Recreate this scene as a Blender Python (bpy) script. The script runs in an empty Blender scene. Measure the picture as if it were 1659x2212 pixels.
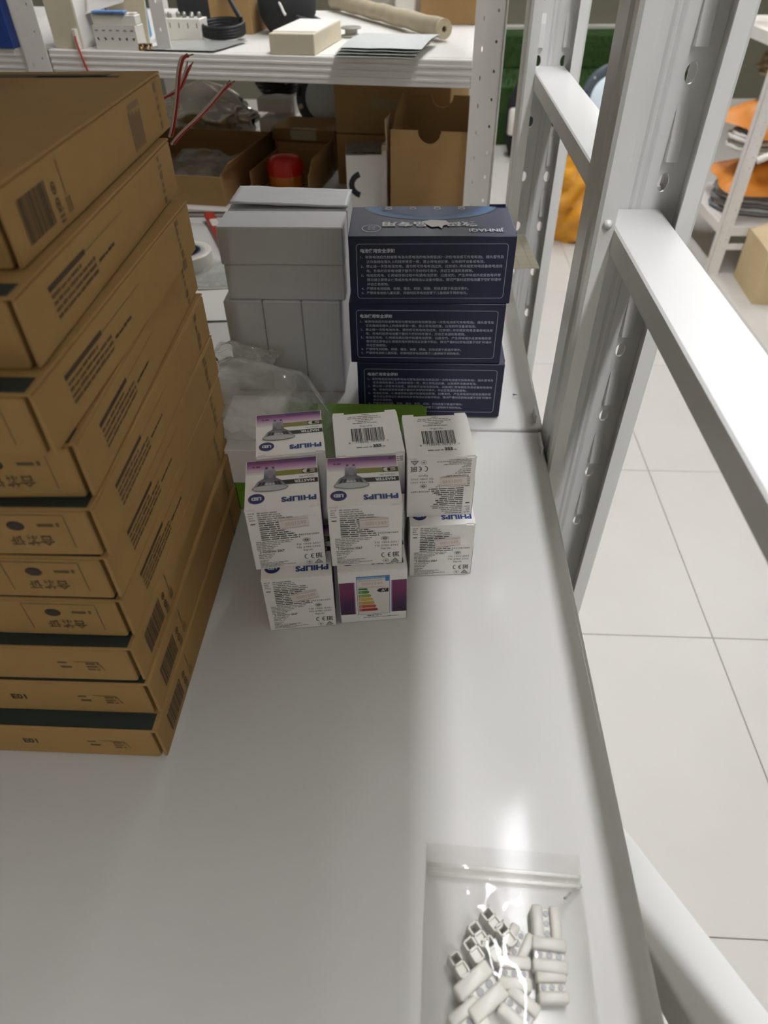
import bpy, bmesh, math, random
from mathutils import Vector, Matrix
import numpy as np
random.seed(7)
SC = bpy.context.scene
COL = SC.collection
H = 0.794                      # height of the working shelf above the floor (m); coordinates below are relative to the shelf top

# ------------------------------------------------------------------ camera
CX, CY = 829.5, 1106.0
VD = np.array([923., -225.]); VN = np.array([852., 2664.])      # vanishing points of depth and of the vertical
_a = VD - [CX, CY]; _b = VN - [CX, CY]
FPX = math.sqrt(-float(_a @ _b))
_Y = np.array([_a[0], _a[1], FPX]); _Y /= np.linalg.norm(_Y)
_D = np.array([_b[0], _b[1], FPX]); _D /= np.linalg.norm(_D)
_X = np.cross(_D, _Y)
RM = np.stack([_X, _Y, -_D], 1)                                 # world -> camera (x right, y down, z forward)
CAMP = np.array([0., 0., 0.448])
cam = bpy.data.cameras.new('camera'); camo = bpy.data.objects.new('camera', cam); COL.objects.link(camo)
cam.sensor_fit = 'VERTICAL'; cam.sensor_height = 24.0
cam.lens = FPX / 2212.0 * 24.0
cam.clip_start = 0.01; cam.clip_end = 60
_wc = RM.T
_m = Matrix(((_wc[0][0], -_wc[0][1], -_wc[0][2]), (_wc[1][0], -_wc[1][1], -_wc[1][2]), (_wc[2][0], -_wc[2][1], -_wc[2][2])))
camo.matrix_world = Matrix.Translation((CAMP[0], CAMP[1], CAMP[2] + H)) @ _m.to_4x4()
cam.dof.use_dof = True; cam.dof.focus_distance = 0.60; cam.dof.aperture_fstop = cam.lens / 3.0
SC.camera = camo

def ray(u, v): return RM.T @ np.array([(u - CX) / FPX, (v - CY) / FPX, 1.0])
def on_z(u, v, z):
    d = ray(u, v); return CAMP + d * (z - CAMP[2]) / d[2]
def on_y(u, v, y):
    d = ray(u, v); return CAMP + d * (y - CAMP[1]) / d[1]

# ------------------------------------------------------------------ world, exposure
w = bpy.data.worlds.new('room_air'); SC.world = w; w.use_nodes = True
w.node_tree.nodes['Background'].inputs[0].default_value = (0.95, 0.97, 1.0, 1)
w.node_tree.nodes['Background'].inputs[1].default_value = 0.0
SC.view_settings.view_transform = 'Standard'; SC.view_settings.look = 'None'
SC.view_settings.exposure = 0.36; SC.view_settings.gamma = 1.0; SC.view_settings.use_curve_mapping = False
LAMP_POWER = 68.0

# ------------------------------------------------------------------ helpers
def s2l(c):
    c = c / 255.0
    return c / 12.92 if c <= 0.04045 else ((c + 0.055) / 1.055) ** 2.4
def rgb(r, g, b): return (s2l(r), s2l(g), s2l(b), 1.0)

MATS = {}
def mat(name, col, rough=0.6, metal=0.0, var=0.06, scale=30.0, bump=0.0, bscale=200.0, spec=0.5, trans=0.0, coat=0.0, emit=None, es=0.0, alpha=1.0):
    if name in MATS: return MATS[name]
    m = bpy.data.materials.new(name); m.use_nodes = True
    nt = m.node_tree; p = nt.nodes['Principled BSDF']
    p.inputs['Roughness'].default_value = rough; p.inputs['Metallic'].default_value = metal
    p.inputs['Specular IOR Level'].default_value = spec
    p.inputs['Transmission Weight'].default_value = trans
    p.inputs['Coat Weight'].default_value = coat; p.inputs['Alpha'].default_value = alpha
    tc = nt.nodes.new('ShaderNodeTexCoord')
    n = nt.nodes.new('ShaderNodeTexNoise'); n.inputs['Scale'].default_value = scale; n.inputs['Detail'].default_value = 4
    nt.links.new(tc.outputs['Object'], n.inputs['Vector'])
    r = nt.nodes.new('ShaderNodeMix'); r.data_type = 'RGBA'
    r.inputs[6].default_value = tuple(max(0, c * (1 - var)) for c in col[:3]) + (1,)
    r.inputs[7].default_value = tuple(min(1, c * (1 + var)) for c in col[:3]) + (1,)
    nt.links.new(n.outputs['Fac'], r.inputs[0]); nt.links.new(r.outputs[2], p.inputs['Base Color'])
    if bump:
        b = nt.nodes.new('ShaderNodeTexNoise'); b.inputs['Scale'].default_value = bscale; b.inputs['Detail'].default_value = 3
        nt.links.new(tc.outputs['Object'], b.inputs['Vector'])
        bn = nt.nodes.new('ShaderNodeBump'); bn.inputs['Strength'].default_value = bump; bn.inputs['Distance'].default_value = 0.001
        nt.links.new(b.outputs['Fac'], bn.inputs['Height']); nt.links.new(bn.outputs['Normal'], p.inputs['Normal'])
    if emit:
        p.inputs['Emission Color'].default_value = emit; p.inputs['Emission Strength'].default_value = es
    MATS[name] = m
    return m
def film_mat(name, tint, haze=0.12, gloss=0.10, rough=0.12):
    if name in MATS: return MATS[name]
    m = bpy.data.materials.new(name); m.use_nodes = True
    nt = m.node_tree; nt.nodes.clear()
    o = nt.nodes.new('ShaderNodeOutputMaterial')
    t = nt.nodes.new('ShaderNodeBsdfTransparent'); t.inputs[0].default_value = tint
    g = nt.nodes.new('ShaderNodeBsdfGlossy'); g.inputs['Roughness'].default_value = rough; g.inputs[0].default_value = (1, 1, 1, 1)
    d = nt.nodes.new('ShaderNodeBsdfDiffuse'); d.inputs[0].default_value = (0.75, 0.75, 0.72, 1)
    lw = nt.nodes.new('ShaderNodeFresnel'); lw.inputs[0].default_value = 1.45
    ma = nt.nodes.new('ShaderNodeMath'); ma.operation = 'MULTIPLY'; ma.inputs[1].default_value = gloss; ma.use_clamp = True
    nz = nt.nodes.new('ShaderNodeTexNoise'); nz.inputs['Scale'].default_value = 5
    mh = nt.nodes.new('ShaderNodeMath'); mh.operation = 'MULTIPLY'; mh.inputs[1].default_value = haze * 2
    m1 = nt.nodes.new('ShaderNodeMixShader'); m2 = nt.nodes.new('ShaderNodeMixShader')
    nt.links.new(nz.outputs['Fac'], mh.inputs[0]); nt.links.new(mh.outputs[0], m1.inputs[0])
    nt.links.new(t.outputs[0], m1.inputs[1]); nt.links.new(d.outputs[0], m1.inputs[2])
    nt.links.new(lw.outputs[0], ma.inputs[0]); nt.links.new(ma.outputs[0], m2.inputs[0])
    nt.links.new(m1.outputs[0], m2.inputs[1]); nt.links.new(g.outputs[0], m2.inputs[2])
    nt.links.new(m2.outputs[0], o.inputs[0])
    MATS[name] = m
    return m
def print_mat():
    if 'ink_print' in MATS: return MATS['ink_print']
    m = bpy.data.materials.new('ink_print'); m.use_nodes = True
    nt = m.node_tree; p = nt.nodes['Principled BSDF']; p.inputs['Roughness'].default_value = 0.55
    a = nt.nodes.new('ShaderNodeAttribute'); a.attribute_name = 'ink'
    nt.links.new(a.outputs['Color'], p.inputs['Base Color'])
    MATS['ink_print'] = m
    return m

class MB:
    """collects geometry of one mesh"""
    def __init__(s): s.v = []; s.f = []; s.sm = []
    def add(s, vs, fs, smooth=False, M=None):
        o = len(s.v)
        for v in vs: s.v.append(tuple(M @ Vector(v)) if M is not None else tuple(v))
        for f in fs: s.f.append(tuple(i + o for i in f)); s.sm.append(smooth)
        return s
    def box(s, x0, y0, z0, x1, y1, z1, bev=0.0, M=None, seg=1):
        bm = bmesh.new(); bmesh.ops.create_cube(bm, size=1.0)
        for v in bm.verts:
            v.co = Vector((x0 + (v.co.x + .5) * (x1 - x0), y0 + (v.co.y + .5) * (y1 - y0), z0 + (v.co.z + .5) * (z1 - z0)))
        if bev > 0: bmesh.ops.bevel(bm, geom=list(bm.edges), offset=bev, segments=seg, profile=0.5, affect='EDGES')
        return s.bm(bm, smooth=seg > 1, M=M)
    def bm(s, bm, smooth=False, M=None):
        bm.verts.index_update()
        s.add([v.co for v in bm.verts], [[v.index for v in f.verts] for f in bm.faces], smooth, M); bm.free()
        return s
    def prism(s, pts, z0, z1, M=None, smooth=False):
        """outline pts (x,y) counter-clockwise, extruded from z0 to z1"""
        n = len(pts)
        vs = [(x, y, z0) for x, y in pts] + [(x, y, z1) for x, y in pts]
        fs = [tuple(range(n))[::-1], tuple(range(n, 2 * n))]
        s.add(vs, fs, False, M)
        s.add(vs, [(i, (i + 1) % n, n + (i + 1) % n, n + i) for i in range(n)], smooth, M)
        return s
    def tube(s, path, r, seg=8, M=None, cap=True, r2=None):
        P = [Vector(p) for p in path]; n = len(P); vs = []
        up = Vector((0.13, 0.31, 0.94)); prev = None
        for i, p in enumerate(P):
            t = (P[min(i + 1, n - 1)] - P[max(i - 1, 0)]).normalized()
            if prev is None:
                a = t.cross(up); a = a if a.length > 1e-4 else t.cross(Vector((1, 0, 0)))
            else: a = prev - t * prev.dot(t)
            a.normalize(); prev = a; b = t.cross(a)
            rr = r if r2 is None else r + (r2 - r) * i / (n - 1)
            for k in range(seg):
                an = 2 * math.pi * k / seg
                vs.append(p + a * math.cos(an) * rr + b * math.sin(an) * rr)
        fs = [(i * seg + k, i * seg + (k + 1) % seg, (i + 1) * seg + (k + 1) % seg, (i + 1) * seg + k) for i in range(n - 1) for k in range(seg)]
        s.add(vs, fs, True, M)
        if cap: s.add(vs, [tuple(range(seg))[::-1], tuple(range((n - 1) * seg, n * seg))], False, M)
        return s
    def lathe(s, prof, seg=24, M=None, smooth=True):
        """prof: list of (r,z) from bottom to top"""
        vs = []
        for r, z in prof:
            for k in range(seg):
                an = 2 * math.pi * k / seg; vs.append((max(r, 1e-5) * math.cos(an), max(r, 1e-5) * math.sin(an), z))
        fs = [(i * seg + k, i * seg + (k + 1) % seg, (i + 1) * seg + (k + 1) % seg, (i + 1) * seg + k) for i in range(len(prof) - 1) for k in range(seg)]
        s.add(vs, fs, smooth, M)
        s.add(vs, [tuple(range(seg))[::-1], tuple(range((len(prof) - 1) * seg, len(prof) * seg))], False, M)
        return s
    def grid(s, nx, ny, fn, M=None, smooth=True):
        vs = [fn(i / (nx - 1), j / (ny - 1)) for j in range(ny) for i in range(nx)]
        fs = [(j * nx + i, j * nx + i + 1, (j + 1) * nx + i + 1, (j + 1) * nx + i) for j in range(ny - 1) for i in range(nx - 1)]
        return s.add(vs, fs, smooth, M)
    def mesh(s, name):
        m = bpy.data.meshes.new(name); m.from_pydata(s.v, [], s.f)
        m.polygons.foreach_set('use_smooth', s.sm); m.update()
        return m
    def obj(s, name, material, parent=None, loc=None, rot=None):
        o = bpy.data.objects.new(name, s.mesh(name)); COL.objects.link(o)
        if material: o.data.materials.append(material)
        if parent is not None: o.parent = parent
        if loc is not None: o.location = (loc[0], loc[1], loc[2] + (0 if parent is not None else H))
        if rot is not None: o.rotation_euler = rot
        return o

def solid(o, t, off=-1):
    md = o.modifiers.new('thickness', 'SOLIDIFY'); md.thickness = t; md.offset = off
    return o
def subd(o, n=1):
    md = o.modifiers.new('smooth', 'SUBSURF'); md.levels = n; md.render_levels = n
    return o
def tag(o, label, cat, group=None):
    o['label'] = label; o['category'] = cat
    if group: o['group'] = group
    return o
def thing(name, label, cat, loc=(0, 0, 0), rotz=0.0, group=None):
    o = bpy.data.objects.new(name, None); COL.objects.link(o); o.empty_display_size = 0.02
    o.location = (loc[0], loc[1], loc[2] + H); o.rotation_euler = (0, 0, rotz)
    return tag(o, label, cat, group)
def struct(o): o['kind'] = 'structure'; return o
def link_copy(src, parent, name=None, loc=None):
    c = src.copy(); COL.objects.link(c); c.parent = parent
    if loc is not None: c.location = loc
    return c

# text --------------------------------------------------------------
TX = {}
def text_geo(s, bold=0.0):
    k = (s, bold)
    if k in TX: return TX[k]
    c = bpy.data.curves.new('t', 'FONT'); c.body = s; c.resolution_u = 2; c.offset = bold; c.fill_mode = 'FRONT'
    o = bpy.data.objects.new('t', c)
    me = o.to_mesh()
    vs = [(v.co.x, v.co.y) for v in me.vertices]; fs = [tuple(p.vertices) for p in me.polygons]
    o.to_mesh_clear(); bpy.data.objects.remove(o); bpy.data.curves.remove(c)
    TX[k] = (vs, fs)
    return TX[k]

class Print:
    """flat print on a face: polygons in (u,v) metres with ink colours, mapped by a matrix"""
    def __init__(s): s.v = []; s.f = []; s.c = []
    def poly(s, pts, col, lay=1):
        o = len(s.v)
        s.v += [(u, v, lay * 0.00009) for u, v in pts]; s.f.append(tuple(range(o, o + len(pts))))
        s.c.append([col] * len(pts) if not isinstance(col, list) else col)
    def rect(s, u0, v0, u1, v1, col, lay=1): s.poly([(u0, v0), (u1, v0), (u1, v1), (u0, v1)], col, lay)
    def vgrad(s, u0, v0, u1, v1, stops, lay=1):
        for (t0, c0), (t1, c1) in zip(stops[:-1], stops[1:]):
            a = v0 + (v1 - v0) * t0; b = v0 + (v1 - v0) * t1
            s.poly([(u0, a), (u1, a), (u1, b), (u0, b)], [c0, c0, c1, c1], lay)
    def ell(s, u, v, ru, rv, col, lay=1, n=24, a0=0, a1=2 * math.pi):
        s.poly([(u + ru * math.cos(a0 + (a1 - a0) * k / n), v + rv * math.sin(a0 + (a1 - a0) * k / n)) for k in range(n)], col, lay)
    def ring(s, u, v, ru, rv, t, col, lay=1, n=28, a0=0.0, a1=2 * math.pi):
        for k in range(n):
            p = a0 + (a1 - a0) * k / n; q = a0 + (a1 - a0) * (k + 1) / n
            s.poly([(u + ru * math.cos(p), v + rv * math.sin(p)), (u + ru * math.cos(q), v + rv * math.sin(q)),
                    (u + (ru - t) * math.cos(q), v + (rv - t) * math.sin(q)), (u + (ru - t) * math.cos(p), v + (rv - t) * math.sin(p))], col, lay)
    def line(s, pts, t, col, lay=1):
        for (x0, y0), (x1, y1) in zip(pts[:-1], pts[1:]):
            d = math.hypot(x1 - x0, y1 - y0) or 1; nx, ny = -(y1 - y0) / d * t / 2, (x1 - x0) / d * t / 2
            s.poly([(x0 - nx, y0 - ny), (x1 - nx, y1 - ny), (x1 + nx, y1 + ny), (x0 + nx, y0 + ny)], col, lay)
    def text(s, st, u, v, h, col, lay=2, width=None, bold=0.0, align='l', rot=0.0, cap=0.70):
        vs, fs = text_geo(st, bold)
        if not vs: return
        x0 = min(p[0] for p in vs); x1 = max(p[0] for p in vs)
        k = h / cap; kx = k if width is None else width / (x1 - x0)
        off = {'l': -x0 * kx, 'c': -(x0 + x1) / 2 * kx, 'r': -x1 * kx}[align]
        o = len(s.v); cr, sr = math.cos(rot), math.sin(rot)
        for x, y in vs:
            a = x * kx + off; b = y * k
            s.v.append((u + a * cr - b * sr, v + a * sr + b * cr, lay * 0.00009))
        for f in fs: s.f.append(tuple(i + o for i in f)); s.c.append([col] * len(f))
    def greek(s, u0, u1, v, h, col, lay=1, seed=0):
        """a line of print too small to read: word-length dashes"""
        r = random.Random(seed * 977 + int(v * 1e6)); u = u0
        while u < u1:
            wd = r.uniform(2.0, 6.0) * h
            s.rect(u, v, min(u + wd, u1), v + h * r.uniform(.75, 1.1), col, lay); u += wd + h * .55
    def obj(s, name, parent, M, label=None):
        me = bpy.data.meshes.new(name)
        me.from_pydata([tuple(M @ Vector(p)) for p in s.v], [], s.f)
        at = me.color_attributes.new('ink', 'FLOAT_COLOR', 'CORNER')
        flat = [x for cs in s.c for c in cs for x in c]
        at.data.foreach_set('color', flat); me.update()
        o = bpy.data.objects.new(name, me); COL.objects.link(o); me.materials.append(print_mat()); o.parent = parent
        if label: o['label'] = label
        return o
def face_M(origin, u, v):
    u = Vector(u).normalized(); v = Vector(v).normalized(); n = u.cross(v)
    return Matrix(((u.x, v.x, n.x, origin[0]), (u.y, v.y, n.y, origin[1]), (u.z, v.z, n.z, origin[2]), (0, 0, 0, 1)))

K = rgb(38, 36, 36); W = rgb(225, 222, 216)

# ------------------------------------------------------------------ materials
M_white = mat('white_powder_coat', rgb(222, 221, 218), 0.32, var=0.015, scale=12, bump=0.05, bscale=300)
M_shelf = mat('white_shelf_paint', rgb(214, 212, 208), 0.10, var=0.02, scale=6, bump=0.05, bscale=90, spec=0.10)
M_galv = M_white
M_old = mat('old_white_paint', rgb(232, 228, 222), 0.45, var=0.04, scale=18)
M_card = mat('brown_cardboard', rgb(172, 137, 85), 0.78, var=0.06, scale=60, bump=0.1, bscale=400, spec=0.25)
M_card2 = mat('tan_cardboard', rgb(162, 130, 86), 0.8, var=0.08, scale=40, bump=0.1, spec=0.25)
M_cardin = M_card2
M_edge = mat('pale_cardboard_edge', rgb(206, 184, 148), 0.85, var=0.1, scale=80)
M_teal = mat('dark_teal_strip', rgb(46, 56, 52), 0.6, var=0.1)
M_paper = mat('white_paper_card', rgb(240, 236, 230), 0.55, var=0.012, scale=40)
M_grey = mat('grey_board', rgb(206, 206, 208), 0.5, var=0.03, scale=50)
M_navy = mat('navy_carton', rgb(26, 30, 60), 0.5, var=0.06, scale=60)
M_green = mat('lime_green_carton', rgb(112, 152, 44), 0.5, var=0.05, scale=40)
M_black = mat('black_rubber', rgb(24, 24, 26), 0.5, var=0.1)
M_dark = mat('dark_fabric', rgb(34, 34, 36), 0.85, var=0.2, scale=60)
M_red = mat('red_plastic', rgb(196, 52, 40), 0.35)
M_whpl = mat('white_plastic', rgb(226, 222, 212), 0.35, var=0.02)
M_cream = mat('cream_paper', rgb(208, 198, 172), 0.7, var=0.03)
M_blue = mat('blue_print_card', rgb(36, 66, 140), 0.45, var=0.06)
M_sky = mat('sky_blue_pack', rgb(60, 140, 190), 0.4, var=0.25, scale=40)
M_film = film_mat('clear_film', (0.99, 0.99, 0.985, 1), 0.06, 0.40, 0.05)
M_film2 = film_mat('milky_film', (0.92, 0.93, 0.91, 1), 0.30, 0.8, 0.18)

# ------------------------------------------------------------------ the room
FZ = -H
RX0, RX1, RY0, RY1, RZ1 = -2.4, 3.3, -4.0, 5.9, 2.0
M_grout = mat('grout', rgb(150, 142, 128), 0.9)
M_tile = mat('pale_porcelain_tile', rgb(198, 194, 187), 0.42, var=0.05, scale=5, bump=0.02, bscale=60)
M_wall = mat('olive_grey_wall', rgb(112, 108, 92), 0.85, var=0.03)
M_wall2 = mat('off_white_wall', rgb(222, 218, 208), 0.85, var=0.02)
M_ceil = mat('white_ceiling', rgb(232, 232, 228), 0.9, var=0.01)
fl = struct(MB().box(RX0, RY0, FZ - .08, RX1, RY1, FZ - .0035).obj('floor', M_grout, loc=(0, 0, 0)))
tile_me = None; TS = 0.6; GX, GY = 0.6876, 0.949
i0 = math.floor((RX0 - GX) / TS) + 1; j0 = math.floor((RY0 - GY) / TS) + 1
for i in range(i0 - 1, int((RX1 - GX) / TS) + 1):
    for j in range(j0 - 1, int((RY1 - GY) / TS) + 1):
        x0 = max(GX + i * TS, RX0); x1 = min(GX + (i + 1) * TS, RX1); y0 = max(GY + j * TS, RY0); y1 = min(GY + (j + 1) * TS, RY1)
        if x1 - x0 < .02 or y1 - y0 < .02: continue
        full = abs(x1 - x0 - TS) < 1e-6 and abs(y1 - y0 - TS) < 1e-6
        if full and tile_me is not None:
            t = tile_me.copy(); COL.objects.link(t); t.location = (x0, y0, FZ)
        else:
            t = MB().box(0.0009, 0.0009, -.006, x1 - x0 - .0009, y1 - y0 - .0009, 0, .0006).obj('tile', M_tile, fl, (x0, y0, FZ))
            if full: tile_me = t
struct(MB().box(RX0, RY1, FZ, RX1, RY1 + .1, RZ1).obj('wall_far', M_wall, loc=(0, 0, 0)))
struct(MB().box(RX0, RY0 - .1, FZ, RX1, RY0, RZ1).obj('wall_near', M_wall, loc=(0, 0, 0)))
struct(MB().box(RX0 - .1, RY0 - .1, FZ, RX0, RY1 + .1, RZ1).obj('wall_left', M_wall, loc=(0, 0, 0)))
struct(MB().box(RX1, RY0 - .1, FZ, RX1 + .1, RY1 + .1, RZ1).obj('wall_right', M_wall, loc=(0, 0, 0)))
struct(MB().box(RX0 - .1, RY0 - .1, RZ1, RX1 + .1, RY1 + .1, RZ1 + .1).obj('ceiling', M_ceil, loc=(0, 0, 0)))
struct(MB().box(RX0, RY1 - .015, FZ, RX1, RY1, FZ + .1, .003).obj('baseboard_far', M_wall2, loc=(0, 0, 0)))

# ceiling batten lamps: real light of the aisle
M_tubeL = mat('lamp_tube_glow', (1, 1, 1, 1), 0.4, var=0, emit=(0.955, 0.965, 1.0, 1), es=LAMP_POWER)
def batten(x, y0, y1, label, where):
    t = thing('ceiling_batten_lamp_%s_offscreen' % where, label, 'lamp', (x, (y0 + y1) / 2, RZ1), 0, 'ceiling batten lamps')
    L = (y1 - y0) / 2
    MB().box(-.045, -L, -.04, .045, L, 0, .004).obj('housing', M_white, t)
    b = MB().lathe([(.018, -L + .03), (.018, L - .03)], 16, M=Matrix.Translation((0, 0, -.058)) @ Matrix.Diagonal((2.2, 1, 1, 1)) @ Matrix.Rotation(math.pi / 2, 4, 'X'))
    b.obj('lamp_tube_%s_offscreen' % where, M_tubeL, t)
    for s in (-1, 1): MB().box(-.042, s * (L - .02) - .012, -.08, .042, s * (L - .02) + .012, -.038, .003).obj('end_cap', M_whpl, t)
    return t
batten(.41, .10, 1.30, 'white batten lamp on the ceiling above the aisle beside the post', 'beside_post')
batten(.39, 2.0, 3.2, 'white batten lamp on the ceiling beyond the perforated rack', 'beyond_rack')
batten(.39, 4.0, 5.2, 'white batten lamp on the ceiling near the olive wall', 'far_wall')
batten(2.2, 2.6, 3.8, 'white batten lamp on the ceiling over the orange bags', 'orange_bags')
batten(.41, -1.35, -.15, 'white batten lamp on the ceiling above the near end of the aisle', 'aisle')
batten(.41, -3.6, -2.4, 'white batten lamp on the ceiling beside the near wall', 'near_wall')

# ------------------------------------------------------------------ main storage rack
SX1 = .145; SX0 = -.76
rack = thing('storage_rack', 'white steel storage rack with perforated uprights carrying the carton stack', 'rack', (0, 0, FZ))
def rk(m, name, material): return m.obj(name, material, rack, (0, 0, H))
def shelf_panel(x0, y0, x1, y1, z, label):
    z -= .0004
    ins = [.042, .034, .026, .018, .010, .004, .001, 0.0, 0.0]; dz = [0, -.0002, -.0010, -.0026, -.0040, -.0047, -.0056, -.0075, -.036]
    m = MB(); vs = []
    for a, d in zip(ins, dz): vs += [(x0 + a, y0 + a, z + d), (x1 - a, y0 + a, z + d), (x1 - a, y1 - a, z + d), (x0 + a, y1 - a, z + d)]
    n = len(ins); fs = [(0, 1, 2, 3)]
    for i in range(n - 1):
        for k in range(4): fs.append((i * 4 + k, (i + 1) * 4 + k, (i + 1) * 4 + (k + 1) % 4, i * 4 + (k + 1) % 4))
    m.add(vs, fs, True)
    m.add([(x0, y0, z - .036), (x1, y0, z - .036), (x1, y1, z - .036), (x0, y1, z - .036)], [(0, 3, 2, 1)])
    o = m.obj('shelf_panel', M_shelf, rack, (0, 0, H)); o['label'] = label
    bm = bmesh.new(); bm.from_mesh(o.data); bmesh.ops.remove_doubles(bm, verts=bm.verts, dist=1e-6)
    for e in bm.edges:
        if all(abs(v.co.z - z) < 1e-6 for v in e.verts): e.smooth = True
    bm.to_mesh(o.data); bm.free()
    return o
shelf_panel(SX0, -.55, SX1, .632, 0, 'white steel shelf panel under the brown cartons and bulb boxes')
shelf_panel(SX0, 1.293, -.25, 1.352, 0, 'narrow white filler panel behind the grey cartons')
shelf_panel(SX0, .637, SX1 + .004, 1.290, 0, 'white steel shelf panel under the navy and grey boxes')
shelf_panel(SX0, .637, SX1, 1.08, .66, 'added upper white shelf panel shading the navy boxes, out of view')  # unseen panel, added and cut short to block light from the rear lamps
shelf_panel(SX0, -.18, SX1, .632, .66, 'upper white shelf panel above the brown cartons')  # shelf out of view; near edge trimmed to tune light on box fronts
shelf_panel(SX0, -.55, SX1, .632, -.60, 'low white shelf panel near the floor below the brown cartons')
shelf_panel(SX0, .637, SX1, 1.290, -.60, 'low white shelf panel near the floor at the far end')

def holed_panel(w, h, holes, seg=14):
    """panel in x-z plane, 0..w by 0..h, with elliptical holes (cx,cz,rx,rz)"""
    bm = bmesh.new(); ed = []
    def loop(pts):
        vs = [bm.verts.new((x, 0, z)) for x, z in pts]
        for a, b in zip(vs, vs[1:] + vs[:1]): ed.append(bm.edges.new((a, b)))
    loop([(0, 0), (w, 0), (w, h), (0, h)])
    for cx, cz, rx, rz in holes: loop([(cx + rx * math.cos(2 * math.pi * k / seg), cz + rz * math.sin(2 * math.pi * k / seg)) for k in range(seg)])
    bmesh.ops.triangle_fill(bm, use_beauty=True, use_dissolve=False, edges=ed)
    bmesh.ops.recalc_face_normals(bm, faces=bm.faces)
    for f in bm.faces:
        if f.normal.y > 0: f.normal_flip()
    return bm
UH = 1.75
def upright_meshes():
    """C-channel opening to -y: local x 0..0.081, y 0..0.072"""
    wd, dp, lip = .081, .072, .0155
    ch = MB()
    outl = [(lip, 0), (.003, 0), (0, .003), (0, .014), (.0025, .017), (.0025, .026), (0, .029), (0, dp - .009), (.003, dp - .002), (.014, dp)]
    def strip(pts, sgn):
        n = len(pts); vs = []; fs = []
        for z in (0, UH): vs += [((x if sgn > 0 else wd - x), y, z) for x, y in pts]
        for i in range(n - 1):
            f = (i, i + 1, n + i + 1, n + i); fs.append(f if sgn < 0 else f[::-1])
        ch.add(vs, fs, False)
    strip(outl, 1); strip(outl, -1)
    me = ch.mesh('upright')
    holes = []
    for k in range(22):
        z = .0186 + .08 * k
        if z < .02 or z > UH - .03: continue
        for x in (.0215, .0595): holes.append((x, z, .0048, .0078))
    web = MB().bm(holed_panel(.0765, UH, holes, 12))
    wm = web.mesh('web')
    gr = MB()
    for x in (.037, .043):                       # embossed groove along the web
        gr.add([(x - .0022, 0, 0), (x, -.0016, 0), (x + .0022, 0, 0), (x - .0022, 0, UH), (x, -.0016, UH), (x + .0022, 0, UH)], [(0, 1, 4, 3), (1, 2, 5, 4)], False)
    gm = gr.mesh('web_rib')
    tb = MB()                                      # punched tongue above each hole
    tb.add([(-.0045, 0, .040), (.0045, 0, .040), (-.0048, -.0035, .028), (.0048, -.0035, .028), (-.0048, -.0075, 0), (.0048, -.0075, 0), (-.0048, 0, 0), (.0048, 0, 0)],
           [(0, 2, 3, 1), (2, 4, 5, 3), (0, 6, 4, 2), (1, 3, 5, 7), (4, 6, 7, 5)], False)
    tm = tb.mesh('tongue')
    return me, wm, gm, tm
U_me, U_web, U_rib, U_tab = upright_meshes()
for m_, k_ in ((U_me, M_white), (U_web, M_galv), (U_rib, M_galv), (U_tab, M_galv)): m_.materials.append(k_)
def upright(x, y, parent, dz=0.0):
    o = bpy.data.objects.new('upright', U_me); COL.objects.link(o); o.parent = parent; o.location = (x, y, dz); solid(o, .0022)
    wv = bpy.data.objects.new('web', U_web); COL.objects.link(wv); wv.parent = o; wv.location = (.00225, .0479, 0); solid(wv, .003)
    g = bpy.data.objects.new('web_rib', U_rib); COL.objects.link(g); g.parent = o; g.location = (.00225, .0478, 0)
    for k in range(8, 16):
        for xx in (.024, .062):
            tt = bpy.data.objects.new('tongue', U_tab); COL.objects.link(tt); tt.parent = o; tt.location = (xx, .0478, .0186 + .08 * k + .018)
    return o
for yy in (-.090, .576, 1.150): upright(.147, yy, rack)
for yy in (0.0, 1.150):
    upright(SX0 - .085, yy, rack)
rk(MB().box(.1625, -.041, .221, .2120, .6225, .2435, .0016), 'side_rail', M_white)
rk(MB().box(.1625, .6300, .236, .2120, 1.1965, .259, .0016), 'side_rail', M_white)
rk(MB().box(.1625, .6275, -.62, .2120, 1.1965, -.60, .0016), 'side_rail', M_white)
# shelf hanger plates at the junction
for (y0, y1) in ((.588, .616), (.648, .668)):
    rk(MB().box(.1395, y0, -.03, .1415, y1, .006, .0004), 'hanger_plate', M_white)
rk(MB().lathe([(.0001, 0), (.0036, .0005), (.004, .002), (.002, .004), (.0001, .0045)], 10, M=Matrix.Translation((.156, .5762, .2465)) @ Matrix.Rotation(math.pi / 2, 4, 'X')), 'weld_bead', M_white)
# floor-standing lower tier cross beams
rk(MB().box(SX0, .60, -.66, .146, .64, -.637, .002), 'cross_beam', M_white)
rk(MB().box(SX0, .60, -.06, .146, .64, -.037, .002), 'cross_beam', M_white)

# diagonal brace of the side frame: its top face runs down from the near upright to the next one
def brace(ya, za, yb, zb, name='diagonal_brace'):
    L = math.hypot(yb - ya, zb - za); an = math.atan2(zb - za, yb - ya)
    Mx = Matrix.Translation((0, ya, za)) @ Matrix.Rotation(an, 4, 'X')
    rk(MB().box(.1625, .0, -.026, .2120, L, 0, .0035, M=Mx, seg=3), name, M_white)
brace(-.036, .1150, .6080, -.5600)

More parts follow.
